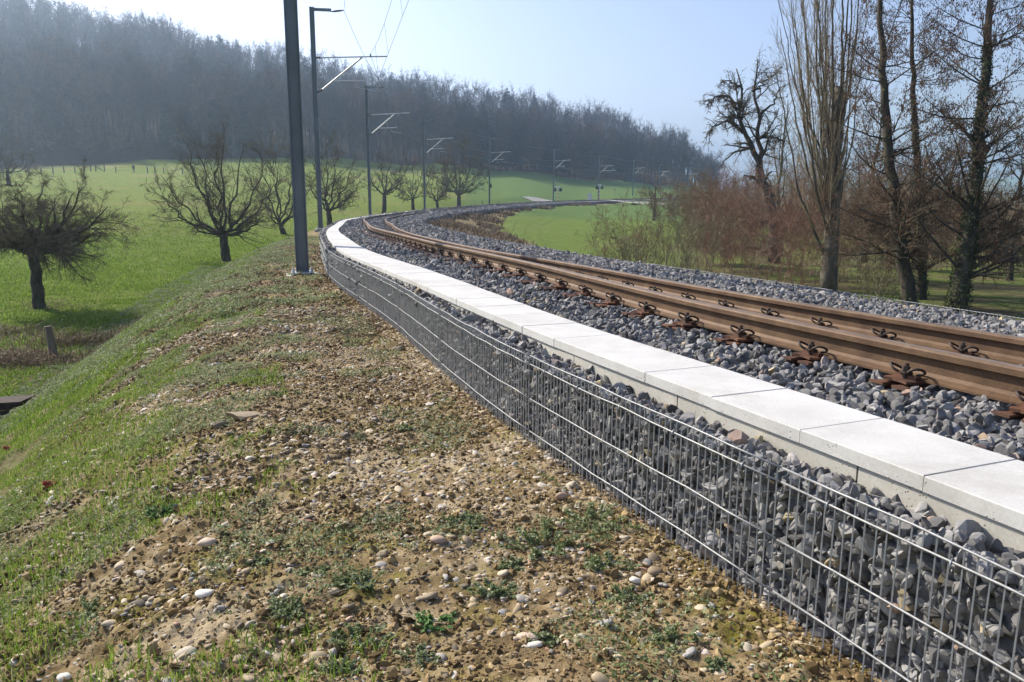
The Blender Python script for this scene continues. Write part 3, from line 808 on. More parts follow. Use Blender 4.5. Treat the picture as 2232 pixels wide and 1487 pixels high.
for (px, py, D), nm in zip(mpx, names):
    b = at_d(px, py, D / (1.0))
    i = int(np.argmin(np.hypot(BX - b[0], BY - b[1]))); nr = np.array([NX[i], NY[i]])
    rz = math.atan2(nr[1], nr[0])
    MB.append((b, rz, nr, D))
    mast(b, rz, nm, D, True, box=(px == 1067), wide=(px == 1304))
def along(i, lat, z):
    b, rz, nr, D = MB[i]; return np.array([b[0] + nr[0] * lat, b[1] + nr[1] * lat, b[2] + z])
# a mast behind the camera carries the near ends of the wires
q = P(-14 + 12.0, -.5, -.5) + np.array([.9, -13.0, .2]); MBm = q
def near_end(lat, z): return MBm + np.array([.95 * lat, .3 * lat, z])
M['wirec'] = simple('overhead_wire', [(.3, (.10, .10, .105)), (.7, (.17, .17, .175))], 5, .5, .5)
def sagline(a, b, sag, n=14):
    t = np.linspace(0, 1, n)[:, None]; p = a + (b - a) * t; p[:, 2] -= (4 * sag * t * (1 - t))[:, 0]; return p
sets = {'contact_wire': (3.0, 7.17, 0.0, 'copper contact wire hung above the track'), 'messenger_wire': (2.88, 9.0, .75, 'upper carrier wire of the overhead line sagging between masts'), 'feeder_wire': (1.6, 11.1, .5, 'feeder wire strung between the tops of the masts')}
LN = {}
for nm, (lat, z, sag, lab) in sets.items():
    pts = [near_end(lat, z)] + [along(i, lat, z) for i in range(len(MB))]
    G = Geo()
    LN[nm] = []
    for a, b in zip(pts[:-1], pts[1:]):
        q = sagline(a, b, sag); LN[nm].append(q)
        dd = np.linalg.norm(q, axis=1)
        G.tubes(q, np.clip(dd * .00024, .007, .03), 5)
    o_ = G.build(nm, M['wirec']); tag(o_, lab, 'wire')
for i, (qa, qb) in enumerate(zip(LN['messenger_wire'], LN['contact_wire'])):
    if i > 5: break
    for t in ((2, 5, 8, 11) if i < 4 else (4, 9)):
        p0, p1 = qa[t], qb[t]; G = Geo(); r_ = float(np.clip(np.linalg.norm(p0) * .00016, .004, .02))
        G.tubes(np.array([p0, p1]), np.full(2, r_), 4); o_ = G.build('dropper_wire', M['wirec']); tag(o_, 'thin upright dropper tying the contact wire to its carrier', 'wire', 'droppers of the overhead line')
for i in range(1, 7):   # feeder insulator hung from each top bracket
    a, b = along(i, .95, HM - .2), along(i, 1.6, 11.1); G = Geo()
    G.tubes(np.array([a, a + (b - a) * .3, a + (b - a) * .7, b]), np.array([.02, .05, .05, .02]) * (1 if i < 3 else 1.4), 6); o_ = G.build('strain_insulator', M['insul']); tag(o_, 'slanting insulator hung from a mast top bracket', 'insulator', 'insulators under the mast top brackets')

# ------------------------------------------------------------------ bare trees
def grow(rng, Pp, Rp, n, t0, t1, ang, ratio, npt, up=0.0, wig=.15, rr=.55, tap=.25, shape=.5, rmin=.0, angsd=.2, flat=0.0, tpow=1.0, lenabs=None):
    B, Np, _ = Pp.shape
    n_i = rng.poisson(n, B) if n > 3 else np.full(B, int(round(n)))
    par = np.repeat(np.arange(B), n_i); K = len(par)
    if K == 0: return np.zeros((0, npt, 3)), np.zeros((0, npt))
    t = t0 + (t1 - t0) * rng.random(K) ** tpow
    L = np.linalg.norm(np.diff(Pp, axis=1), axis=2).sum(1)
    f = t * (Np - 1); i = np.minimum(f.astype(int), Np - 2); u = (f - i)[:, None]
    p0 = Pp[par, i] * (1 - u) + Pp[par, i + 1] * u
    r0 = Rp[par, i] * (1 - u[:, 0]) + Rp[par, i + 1] * u[:, 0]
    T = Pp[par, i + 1] - Pp[par, i]; T /= np.linalg.norm(T, axis=1, keepdims=True) + 1e-9
    q = rng.normal(size=(K, 3)); q[:, 2] *= (1 - flat); q -= (q * T).sum(1, keepdims=True) * T; q /= np.linalg.norm(q, axis=1, keepdims=True) + 1e-9
    a = (ang + rng.normal(0, angsd, K))[:, None]
    d = np.cos(a) * T + np.sin(a) * q
    ln = (L[par] * ratio if lenabs is None else lenabs) * (1 - shape * t) * rng.uniform(.6, 1.2, K)
    P_ = np.empty((K, npt, 3)); P_[:, 0] = p0
    st = (ln / (npt - 1))[:, None]
    for k in range(1, npt):
        d = d + np.array([0, 0, up]) + rng.normal(0, wig, (K, 3)); d /= np.linalg.norm(d, axis=1, keepdims=True)
        P_[:, k] = P_[:, k - 1] + d * st
    rs = np.maximum(np.minimum(r0 * rr, r0) , rmin)
    R_ = rs[:, None] * np.linspace(1, tap, npt)[None]
    return P_, R_
def stem(rng, pts, r0, r1, n=12, wig=.02):
    pts = np.asarray(pts, float); L = np.concatenate([[0], np.cumsum(np.linalg.norm(np.diff(pts, axis=0), axis=1))]); t = np.linspace(0, L[-1], n)
    q = np.stack([np.interp(t, L, pts[:, k]) for k in range(3)], 1)
    for _ in range(2): q[1:-1] = (q[:-2] + 2 * q[1:-1] + q[2:]) / 4
    q[1:-1] += rng.normal(0, wig, (n - 2, 3)) * [1, 1, .3]
    return q[None], (r0 + (r1 - r0) * (t / L[-1]) ** .8)[None]
def bark(name, a, b, c, sc_=6):
    return simple(name, [(.3, a), (.5, b), (.75, c)], sc_, .9, 0, .8, .02, co='obj', stretch=(1, 1, .3), spec=.15)
M['bark'] = bark('dark_bark', (.035, .03, .022), (.07, .06, .045), (.13, .115, .085))
M['bark_pale'] = bark('grey_bark', (.07, .06, .045), (.13, .115, .085), (.22, .20, .16))
M['twig'] = simple('bare_twig', [(.3, (.10, .08, .05)), (.7, (.19, .15, .10))], 2, .85, spec=.15)
M['twig_grey'] = simple('olive_twig', [(.3, (.17, .15, .085)), (.7, (.30, .27, .17))], 2, .8, spec=.15)
M['twig_pale'] = simple('pale_shoot', [(.3, (.26, .21, .13)), (.7, (.42, .35, .23))], 2, .75, spec=.2)
M['twig_red'] = simple('reddish_twig', [(.3, (.22, .13, .092)), (.7, (.34, .215, .155))], 2, .8, spec=.15)
M['twig_brown'] = simple('brown_twig', [(.3, (.20, .14, .085)), (.7, (.33, .24, .155))], 2, .8, spec=.15)
M['twig_far'] = simple('hazy_wood_twig', [(.3, (.055, .04, .033)), (.7, (.10, .075, .06))], .15, .9, spec=.1)
M['catkin'] = simple('brown_catkin', [(.3, (.13, .075, .05)), (.7, (.23, .13, .09))], 9, .9, spec=.1)
M['ivy'] = attr_mat('ivy_leaf', 'leaf', [(0, (.03, .05, .015)), (.7, (.07, .10, .03)), (1, (.16, .17, .08))], 0, transl=.2, spec=.4)
M['conifer'] = attr_mat('conifer_needles', 'leaf', [(0, (.014, .026, .016)), (1, (.04, .06, .032))], 0, spec=.1)

def make_tree(name, label, base, trunks, levels, rng, mats, group=None, cat='tree', crown_from=2, sides=(10, 6, 4, 3, 3, 3), extra=None):
    """trunks: list of (P,R) stems in world space; levels: growth rules; first CROWN_FROM levels go to the trunk mesh"""
    e = empty(name, base); tag(e, label, cat, group)
    lv = [(np.concatenate([p for p, r in trunks]), np.concatenate([r for p, r in trunks]))]
    for k in levels:
        k = dict(k); src = k.pop('src', -1)
        Pp, Rp = lv[src]
        lv.append(grow(rng, Pp, Rp, **k))
    GT, GC = Geo(), Geo()
    for i, (p, r) in enumerate(lv):
        (GT if i < crown_from else GC).tubes(p, r, sides[min(i, len(sides) - 1)], cap=(i < 1))
    local(GT, base).build('trunk', mats[0], e, smooth=True)
    if GC.n: local(GC, base).build('crown', mats[1], e)
    if extra: extra(e, lv, rng, base)
    return e, lv
def octa(pos, ax, r, ln, rng):
    """small hanging spindles (catkins, cones)"""
    n = len(pos); d = np.tile(np.array([0, 0, -1.0]), (n, 1)) + rng.normal(0, .25, (n, 3)); d /= np.linalg.norm(d, axis=1, keepdims=True)
    x = np.cross(d, [1, 0, 0.]); x /= np.linalg.norm(x, axis=1, keepdims=True); y = np.cross(d, x)
    L = (ln * rng.uniform(.6, 1.2, n))[:, None]; r = (r * rng.uniform(.7, 1.2, n))[:, None]
    m = pos + d * L * .5
    V = np.stack([pos, m + x * r, m + y * r, m - x * r, m - y * r, pos + d * L], 1)
    F = np.array([[0, 2, 1], [0, 3, 2], [0, 4, 3], [0, 1, 4], [5, 1, 2], [5, 2, 3], [5, 3, 4], [5, 4, 1]])
    return V.reshape(-1, 3), (F[None] + (np.arange(n) * 6)[:, None, None]).reshape(-1, 3)
def leaves(pos, nrm, size, rng):
    """small folded leaves: two triangles each"""
    n = len(pos); d = rng.normal(size=(n, 3)); d /= np.linalg.norm(d, axis=1, keepdims=True)
    x = np.cross(d, nrm + rng.normal(0, .5, (n, 3))); x /= np.linalg.norm(x, axis=1, keepdims=True) + 1e-9; z = np.cross(x, d)
    s = (size * rng.uniform(.6, 1.3, n))[:, None]
    V = np.stack([pos - d * s * .5, pos + x * s * .35 + z * s * .1, pos + d * s * .6, pos - x * s * .35 + z * s * .1], 1)
    F = np.array([[0, 1, 2], [0, 2, 3]])
    return V.reshape(-1, 3), (F[None] + (np.arange(n) * 4)[:, None, None]).reshape(-1, 3)
def px_path(pts, D0, dD=0.0):
    """trunk path from photo pixels at a distance; each point stands at its own depth"""
    return np.array([at_d(x, y, D0 + dD * i / max(1, len(pts) - 1)) for i, (x, y) in enumerate(pts)])

# orchard trees on the slope
def orchard(label, base_px, D, Hpx, fork_px, tops, seed, dense=1.0, rtr=.2, droop=0.0, spread=1.0, mats=None, base=None):
    rng = np.random.default_rng(seed)
    b = at_d(base_px[0], base_px[1], D); b[2] = ground_z(b[0], b[1])
    k = D / FPX
    fork = at_d(fork_px[0], fork_px[1], D)
    tr = [stem(rng, [b - [0, 0, .3], b + (fork - b) * .5 + rng.normal(0, .03, 3), fork], rtr, rtr * .75, 8, .015)]
    for (x, y, dd) in tops:
        end = at_d(x, y, D + dd * k); mid = fork + (end - fork) * .45; mid[2] -= .08 * abs(x - fork_px[0]) * k; mid[:2] += (end - fork)[:2] * .12
        tr.append(stem(rng, [fork, mid, end], rtr * (.42 if seed == 21 else .34), rtr * .05, 12, Hpx * k * .014))
    trunks = []
    for p, r in tr:
        if p.shape[1] != 12:
            t = np.linspace(0, p.shape[1] - 1, 12); p = np.stack([np.interp(t, np.arange(p.shape[1]), p[0, :, c]) for c in range(3)], 1)[None]; r = np.interp(t, np.arange(r.shape[1]), r[0])[None]
        trunks.append((p, r))
    H = Hpx * k
    main = [t for t in trunks[1:]]
    e = empty('orchard_tree', b); tag(e, label, 'tree', None)
    Pm = np.concatenate([p for p, r in main]); Rm = np.concatenate([r for p, r in main])
    px = 1 / 785.0 * D
    l1 = grow(rng, Pm, Rm, 12 * dense, .12, .98, .75, .42, 7, up=.05 - droop, wig=.16, rr=.42, tap=.3, shape=.35, angsd=.25, rmin=px * .2)
    l2 = grow(rng, *l1, 7 * dense, .1, 1, .8, .48, 6, up=.04 - droop * 1.5, wig=.2, rr=.55, tap=.3, shape=.3, rmin=px * .15)
    l3 = grow(rng, *l2, 7 * dense, .1, 1, .8, .5, 4, up=.02 - droop * 2, wig=.25, rr=.7, tap=.4, shape=.3, rmin=px * .12)
    GT, GC = Geo(), Geo()
    for p, r in trunks: GT.tubes(p, r, 9)
    GT.tubes(*l1, 5, cap=False); GC.tubes(*l2, 4, cap=False); GC.tubes(*l3, 3, cap=False)
    mats = mats or (M['bark'], M['twig'])
    local(GT, b).build('trunk', mats[0], e, smooth=True); local(GC, b).build('crown', mats[1], e)
    return e
orchard('low dense old fruit tree standing alone on the slope, above a dark patch of shade', (85, 670), 22.8, 275, (72, 555), [(-70, 470, -60), (-30, 410, 90), (40, 400, -50), (90, 405, 110), (160, 420, -60), (205, 470, 60), (190, 400, 0), (-10, 480, -120), (120, 450, 150), (215, 500, -20), (60, 470, -150), (235, 450, -90)], 21, dense=1.5, rtr=.19, droop=.055)
orchard('wide vase shaped bare fruit tree left of the thick mast', (495, 570), 37, 295, (488, 515), [(395, 300, 0), (425, 300, 60), (482, 262, -20), (530, 310, 40), (570, 370, -60), (350, 380, 50), (330, 410, -40), (600, 400, 40), (470, 330, -80), (540, 440, 90), (400, 480, -60), (580, 470, -30)], 22, rtr=.24)
orchard('slender bare fruit tree half hidden behind the thick mast', (620, 512), 58, 212, (612, 495), [(560, 310, 0), (590, 300, 40), (600, 330, -40), (640, 330, 30), (665, 350, -30), (560, 400, 40), (680, 400, 0), (575, 440, -30)], 23, rtr=.24, dense=.9)
orchard('upright bare fruit tree between the two nearest masts and the slab bend', (718, 490), 63, 180, (716, 462), [(680, 330, 0), (712, 305, 30), (735, 320, -30), (775, 345, 30), (660, 370, -30), (790, 390, 40), (700, 350, 60), (765, 420, -40)], 24, rtr=.27, dense=.9)
orchard('small bare fruit tree to the right of the third mast, crown leaning over the track', (836, 468), 90, 131, (838, 425), [(830, 345, 0), (850, 340, 20), (800, 380, -20), (875, 370, 20), (812, 400, 30), (870, 405, -30), (895, 355, 0)], 25, rtr=.3, dense=.85)
orchard('short round bare fruit tree just left of the fourth mast', (901, 460), 102, 108, (900, 435), [(880, 372, 0), (900, 360, 20), (920, 375, -20), (870, 400, 0), (932, 400, 20), (868, 428, -10)], 26, rtr=.26, dense=.85)
orchard('short bare fruit tree just right of the fourth mast', (955, 458), 108, 100, (952, 440), [(930, 380, 0), (955, 365, 20), (985, 378, -20), (925, 405, 20), (975, 405, 0), (968, 425, 0)], 27, rtr=.26, dense=.85)
orchard('large spreading bare tree with broad crown beyond the bend', (1001, 455), 125, 150, (1000, 425), [(960, 340, 0), (985, 310, 30), (1010, 305, -30), (1035, 330, 20), (1055, 365, -20), (945, 375, 30), (1060, 385, 0), (970, 355, 50), (1030, 350, -50)], 28, rtr=.38, dense=.95)
orchard('small bare tree high on the meadow near the fence posts', (20, 408), 112, 100, (16, 378), [(-25, 330, 0), (0, 312, 20), (30, 310, -20), (60, 335, 10), (75, 350, 0), (-40, 355, 0)], 29, rtr=.3, dense=1.1)
for i, (x, y, D, h, lab) in enumerate([(182, 357, 190, 70, 'dark bare tree at the wood edge above the meadow gate'), (262, 356, 192, 75, 'dark bare tree at the wood edge just above the walking person'), (95, 352, 196, 70, 'dark bare tree at the wood edge above the leftmost fence posts'), (398, 352, 200, 62, 'dark bare tree at the wood edge behind the vase shaped fruit tree')]):
    orchard(lab, (x, y), D, h, (x, y - 22), [(x - 25, y - h * .7, 0), (x - 8, y - h, 10), (x + 10, y - h * .95, -10), (x + 28, y - h * .7, 0)], 40 + i, rtr=.3, dense=.8)

# tall trees beyond the right-hand shoulder
def alder(label, D, path, r0, seed, ivy=0.0, lean=0, nb=44, top=1.0):
    rng = np.random.default_rng(seed)
    pts = px_path(path, D, 0.0); pts[0][2] -= .2
    tr = [stem(rng, pts, r0, .035, 26, .02)]
    px = D / 785.0
    lv = [dict(n=nb * 1.5, t0=.08, t1=1, ang=1.2, ratio=.20, npt=9, up=.05, wig=.10, rr=.22, tap=.22, shape=.35, angsd=.2, rmin=px * .35),
          dict(n=12, t0=.12, t1=1, ang=.75, ratio=.45, npt=6, up=.02, wig=.17, rr=.5, tap=.3, shape=.35, rmin=px * .16),
          dict(n=7, t0=.1, t1=1, ang=.8, ratio=.55, npt=4, up=-.04, wig=.22, rr=.65, tap=.4, shape=.3, rmin=px * .12)]
    def extra(e, L, rng, base):
        p, r = L[3]; tip = p[:, 1:].reshape(-1, 3); k = rng.random(len(tip)) < .5
        V, F = octa(tip[k], None, .016, .075, rng); G = Geo(); G.add(V - base, F); G.build('catkins', M['catkin'], e)
        if ivy:
            p, r = L[0]; q, rr_ = p[0], r[0]; n = int(2600 * ivy); t = rng.random(n) ** 1.5 * .62 * (len(q) - 1); i = t.astype(int); u = (t - i)[:, None]
            c = q[i] * (1 - u) + q[i + 1] * u; an = rng.uniform(0, 2 * np.pi, n); nn = np.stack([np.cos(an), np.sin(an), np.zeros(n)], 1)
            pos = c + nn * (rr_[i] * rng.uniform(.95, 1.35, n))[:, None]; V, F = leaves(pos, nn, .07, rng); G = Geo(); G.add(V - base, F, np.repeat(rng.random(n), 2)); G.build('ivy', M['ivy'], e, attr='leaf')
    return make_tree('alder_tree', label, pts[0], tr, lv, rng, (M['bark'], M['twig']), extra=extra)
alder('tall alder leaning left, the first of the three beyond the ballast shoulder', 24, [(1988, 668), (1968, 560), (1945, 400), (1930, 250), (1922, 90), (1915, -60), (1912, -200)], .24, 51, ivy=.2)
alder('slimmer alder with an ivy covered foot, between its two stouter neighbours', 26, [(2010, 668), (2008, 520), (2000, 380), (1990, 200), (1988, 60), (1985, -80)], .19, 52, ivy=.6, nb=38)
alder('stout ivy clad alder leaning right, farthest along the shoulder', 22.5, [(2085, 672), (2112, 520), (2128, 380), (2145, 220), (2152, 100), (2160, -60), (2165, -260)], .26, 53, ivy=1.3, nb=48)
def poplar():
    rng = np.random.default_rng(60); D = 29
    b = at_d(1806, 634, D); b[2] -= .2
    main = px_path([(1806, 640), (1812, 500), (1820, 380), (1826, 280), (1830, 190)], D)
    tr = [stem(rng, main, .32, .17, 14, .02)]
    for (x0, y0, x1, y1, x2, y2, dd) in [(1805, 470, 1770, 330, 1745, -120, 1.2), (1808, 440, 1785, 250, 1775, -180, -.8), (1815, 400, 1800, 200, 1800, -200, .5), (1812, 500, 1760, 380, 1700, 60, .8), (1808, 520, 1775, 400, 1722, -20, -1.0), (1822, 360, 1850, 150, 1858, -160, .6),
                                         (1826, 300, 1862, 120, 1880, -100, -.7), (1828, 250, 1838, 100, 1840, -200, -.4), (1820, 400, 1812, 120, 1822, -220, -1.2), (1800, 560, 1740, 420, 1690, 140, -.3), (1815, 430, 1790, 100, 1760, -150, -.1), (1824, 330, 1845, 40, 1868, -200, .2), (1806, 480, 1755, 300, 1728, 0, .1)]:
        tr.append(stem(rng, [at_d(x0, y0, D), at_d(x1, y1, D + dd), at_d(x2, y2, D + dd * 1.3)], .06, .012, 14, .03))
    for k_ in range(16):
        u_ = rng.random(); x0 = 1806 + rng.uniform(-6, 20); y0 = 300 + 260 * u_; x2 = 1680 + 215 * rng.random(); y2 = -60 + 260 * rng.random() * u_; dd = rng.uniform(-1.2, 1.2)
        tr.append(stem(rng, [at_d(x0, y0, D), at_d(x0 + (x2 - x0) * .55, y0 + (y2 - y0) * .35, D + dd * .6), at_d(x2, y2, D + dd)], .035, .01, 14, .04))
    px = D / 785
    lv = [dict(n=10, t0=.02, t1=.98, ang=.3, ratio=.36, npt=8, up=.07, wig=.06, rr=.38, tap=.25, shape=.5, angsd=.1, rmin=px * .2),
          dict(n=6, t0=.05, t1=1, ang=.35, ratio=.45, npt=6, up=.06, wig=.09, rr=.6, tap=.3, shape=.4, angsd=.15, rmin=px * .14),
          dict(n=3, t0=.1, t1=1, ang=.4, ratio=.5, npt=4, up=.05, wig=.1, rr=.7, tap=.4, shape=.4, angsd=.15, rmin=px * .1)]
    make_tree('poplar_tree', 'tall many stemmed poplar with pale upright shoots and a broken top', b, tr, lv, rng, (M['bark_pale'], M['twig_pale']), crown_from=1)
poplar()
def crooked():
    rng = np.random.default_rng(61); D = 44
    b = at_d(1690, 560, D); b[2] = ground_z(b[0], b[1]) - .2
    def pth(*p): return px_path(p, D)
    tr = [stem(rng, np.vstack([b, pth((1680, 430), (1655, 375))]), .36, .24, 12, .05)]
    for p, r0 in [(((1655, 375), (1648, 330), (1620, 290), (1612, 240), (1618, 195), (1605, 150)), .2), (((1655, 375), (1655, 320), (1655, 260), (1640, 200), (1655, 150), (1652, 128)), .17), (((1620, 290), (1590, 260), (1560, 275), (1540, 300)), .1),
                  (((1612, 240), (1580, 205), (1558, 210), (1540, 235)), .09), (((1655, 260), (1690, 220), (1700, 190)), .09), (((1655, 300), (1690, 300), (1712, 310)), .09), (((1618, 195), (1590, 175), (1570, 180)), .07), (((1640, 200), (1675, 170), (1690, 160)), .07)]:
        tr.append(stem(rng, pth(*p), r0, .03, 12, .08))
    px = D / 785
    lv = [dict(n=15, t0=.1, t1=1, ang=.95, ratio=.36, npt=8, up=-.03, wig=.22, rr=.5, tap=.3, shape=.3),
          dict(n=9, t0=.1, t1=1, ang=.8, ratio=.45, npt=6, up=-.09, wig=.22, rr=.6, tap=.3, shape=.3, rmin=px * .16),
          dict(n=6, t0=.1, t1=1, ang=.8, ratio=.5, npt=4, up=-.1, wig=.25, rr=.65, tap=.4, shape=.3, rmin=px * .12)]
    make_tree('fruit_tree', 'old crooked fruit tree with twisted dark limbs against the sky', b, tr, lv, rng, (M['bark'], M['twig']))
crooked()
def simple_tree(name, label, x, y, D, Hpx, seed, r0, mats, nb=14, fork=.3, upr=.9, group=None, cat='tree', dens=1.0, wide=.5):
    rng = np.random.default_rng(seed); b = at_d(x, y, D); b[2] = ground_z(b[0], b[1]) - .1; H = Hpx * D / FPX
    tr = [stem(rng, [b, b + [rng.normal(0, .03 * H), rng.normal(0, .03 * H), H * .5], b + [rng.normal(0, .05 * H), 0, H]], r0, r0 * .12, 14, H * .006)]
    px = D / 785
    lv = [dict(n=nb, t0=fork, t1=.97, ang=upr, ratio=wide, npt=8, up=.06, wig=.12, rr=.45, tap=.25, shape=.45),
          dict(n=7 * dens, t0=.1, t1=1, ang=.75, ratio=.45, npt=6, up=.04, wig=.18, rr=.55, tap=.3, shape=.3, rmin=px * .15),
          dict(n=5 * dens, t0=.1, t1=1, ang=.8, ratio=.5, npt=4, up=.0, wig=.22, rr=.65, tap=.4, shape=.3, rmin=px * .12)]
    return make_tree(name, label, b, tr, lv, rng, mats, group=group, cat=cat)
simple_tree('pollard_tree', 'small stubby limbed tree beside the brown thicket near the crossing', 1427, 462, 105, 82, 71, .34, (M['bark'], M['twig_brown']), nb=14, fork=.22, upr=.9, dens=.8, wide=.75)
simple_tree('orchard_tree', 'small bare orchard tree behind the stout ivy clad alder', 2196, 655, 34, 170, 72, .16, (M['bark'], M['twig']), nb=9, fork=.35, upr=1.15, wide=.75)
simple_tree('bare_tree', 'bare tree with fine grey twigs behind the crooked fruit tree', 1700, 560, 52, 330, 73, .2, (M['bark_pale'], M['twig_grey']), nb=16, fork=.25, upr=.7)
simple_tree('bare_tree', 'bare tree with reddish brown twigs between the poplar and the first alder', 1880, 600, 46, 330, 74, .2, (M['bark'], M['twig_brown']), nb=18, fork=.2, upr=.8)
simple_tree('bare_tree', 'bare tree behind and between the second and third alders', 2055, 600, 60, 250, 75, .2, (M['bark'], M['twig_brown']), nb=16, fork=.25, upr=.8)
simple_tree('bare_tree', 'bare tree in the valley beyond the stout alder', 2215, 560, 48, 330, 76, .22, (M['bark'], M['twig']), nb=16, fork=.3, upr=.9)

# shrubs
def shrub(label, x, y, D, wpx, hpx, seed, mat, nst=16, dens=1.0, name='shrub', up=.02, group=None, rs=.016, ang=.6):
    rng = np.random.default_rng(seed); k = D / FPX; b = at_d(x, y, D); b[2] = ground_z(b[0], b[1])
    H, W = hpx * k, wpx * k * .5
    n = nst; an = rng.uniform(0, 2 * np.pi, n); ra = np.sqrt(rng.random(n))
    tr = []
    for i in range(n):
        d = np.array([math.cos(an[i]), math.sin(an[i]) * .8, 0]); s0 = b + d * W * .3 * ra[i]; s0[2] = b[2] - .05
        top = b + d * W * ra[i] * rng.uniform(.9, 1.35) + [0, 0, H * rng.uniform(.6, 1.0) * (1 - .35 * ra[i] ** 2)]
        s0 = b + d * W * .75 * ra[i]; s0[2] = ground_z(s0[0], s0[1]) - .05
        tr.append(stem(rng, [s0, s0 + (top - s0) * [.3, .3, .55], top], rs, rs * .3, 9, H * .02))
    px = D / 785
    lv = [dict(n=10 * dens, t0=.08, t1=1, ang=ang, ratio=.45, npt=6, up=up, wig=.14, rr=.6, tap=.35, shape=.3, rmin=px * .15),
          dict(n=7 * dens, t0=.1, t1=1, ang=.75, ratio=.5, npt=5, up=up * .3, wig=.2, rr=.65, tap=.4, shape=.3, rmin=px * .11),
          dict(n=4.2 * dens, t0=.1, t1=1, ang=.6, ratio=.5, npt=3, up=up, wig=.2, rr=.8, tap=.5, shape=.3, rmin=px * .10)]
    e, L = make_tree(name, label, b, tr, lv, rng, (mat, mat), group=group, cat='shrub', crown_from=1, sides=(5, 3, 3, 3))
    return e
shrub('slender olive brown bush with upright stems right beyond the ballast shoulder', 1490, 600, 30, 300, 215, 81, M['twig_grey'], 24, rs=.018, dens=.9)
shrub('low arching brown bush beside the green inner field', 1385, 580, 36, 190, 165, 82, M['twig_brown'], 24, dens=.9, rs=.018)
shrub('broad reddish twigged bush under the crooked fruit tree', 1640, 615, 37, 290, 260, 83, M['twig_red'], 28, dens=1.0)
shrub('reddish brown bush at the foot of the poplar', 1735, 628, 31, 220, 250, 84, M['twig_red'], 20, dens=1.0)
shrub('tangled brown bush between poplar and alders', 1885, 640, 33, 240, 270, 85, M['twig_brown'], 34, dens=1.1)
shrub('arching green brown bush at the foot of the leaning alder', 1935, 665, 27, 150, 130, 86, M['twig_grey'], 16, dens=.9, up=-.06, ang=.9)
shrub('brown rounded bush far behind the pollard tree', 1500, 470, 100, 200, 90, 87, M['twig_brown'], 34, dens=1.1)
shrub('dark brown hedge bush behind the reddish bush', 1590, 480, 80, 200, 120, 88, M['twig_brown'], 34, dens=1.1)
shrub('olive brown bush between the slender bush and the reddish bush', 1565, 600, 42, 200, 200, 89, M['twig_brown'], 30, dens=1.1)
shrub('brown bush behind the foot of the stout ivy clad alder', 2110, 650, 38, 240, 190, 90, M['twig_brown'], 28, dens=1.0)
for i, (x, y, D, w, h, m_) in enumerate([(1700, 530, 70, 240, 170, 'twig_brown'), (1800, 545, 62, 240, 190, 'twig_brown'), (1900, 550, 60, 240, 170, 'twig_brown'), (1990, 560, 58, 240, 150, 'twig_brown'), (2080, 565, 55, 240, 150, 'twig_brown'), (2180, 565, 52, 240, 160, 'twig_brown'), (2060, 500, 95, 300, 90, 'twig_brown'), (2180, 500, 90, 280, 95, 'twig_brown'), (1950, 500, 100, 280, 95, 'twig_brown'), (1850, 500, 105, 280, 90, 'twig_red'), (2225, 600, 45, 130, 110, 'twig')]):
    shrub('bare brown bush in the thicket behind the alders and the poplar', x, y, D, w, h * 1.1, 100 + i, M[m_], 26, dens=1.1, group='bushes of the brown thicket')

# ------------------------------------------------------------------ the wooded hill
def wood_edge(cx): return np.interp(cx, [-900, 0, 300, 600, 900, 1100, 1300, 1450, 1530], [195, 203, 213, 228, 262, 292, 322, 347, 385])
def wood_tree_template(seed, hi):
    rng = np.random.default_rng(seed); H = 1.0
    tr = [stem(rng, [(0, 0, -.02), (rng.normal(0, .02), rng.normal(0, .02), .5), (rng.normal(0, .05), rng.normal(0, .05), .84)], .012, .003, 9, .008)]
    a = grow(rng, *tr[0], 20 if hi else 14, .22, 1.0, .65, .40, 6, up=.08, wig=.14, rr=.5, tap=.3, shape=.35, rmin=.0026, tpow=.8)
    b = grow(rng, *a, 8 if hi else 6, .1, 1, .65, .42, 4, up=.06, wig=.18, rr=.6, tap=.4, shape=.3, rmin=.0019)
    c = grow(rng, *b, 6 if hi else 4.5, .1, 1, .7, .6, 2, up=.03, wig=.2, rr=.8, tap=.5, shape=.3, rmin=.0013)
    GT, GC = Geo(), Geo(); GT.tubes(*tr[0], 5); GT.tubes(*a, 3, cap=False)
    GC.tubes(*b, 3, cap=False); GC.tubes(*c, 3, cap=False)
    return GT, GC
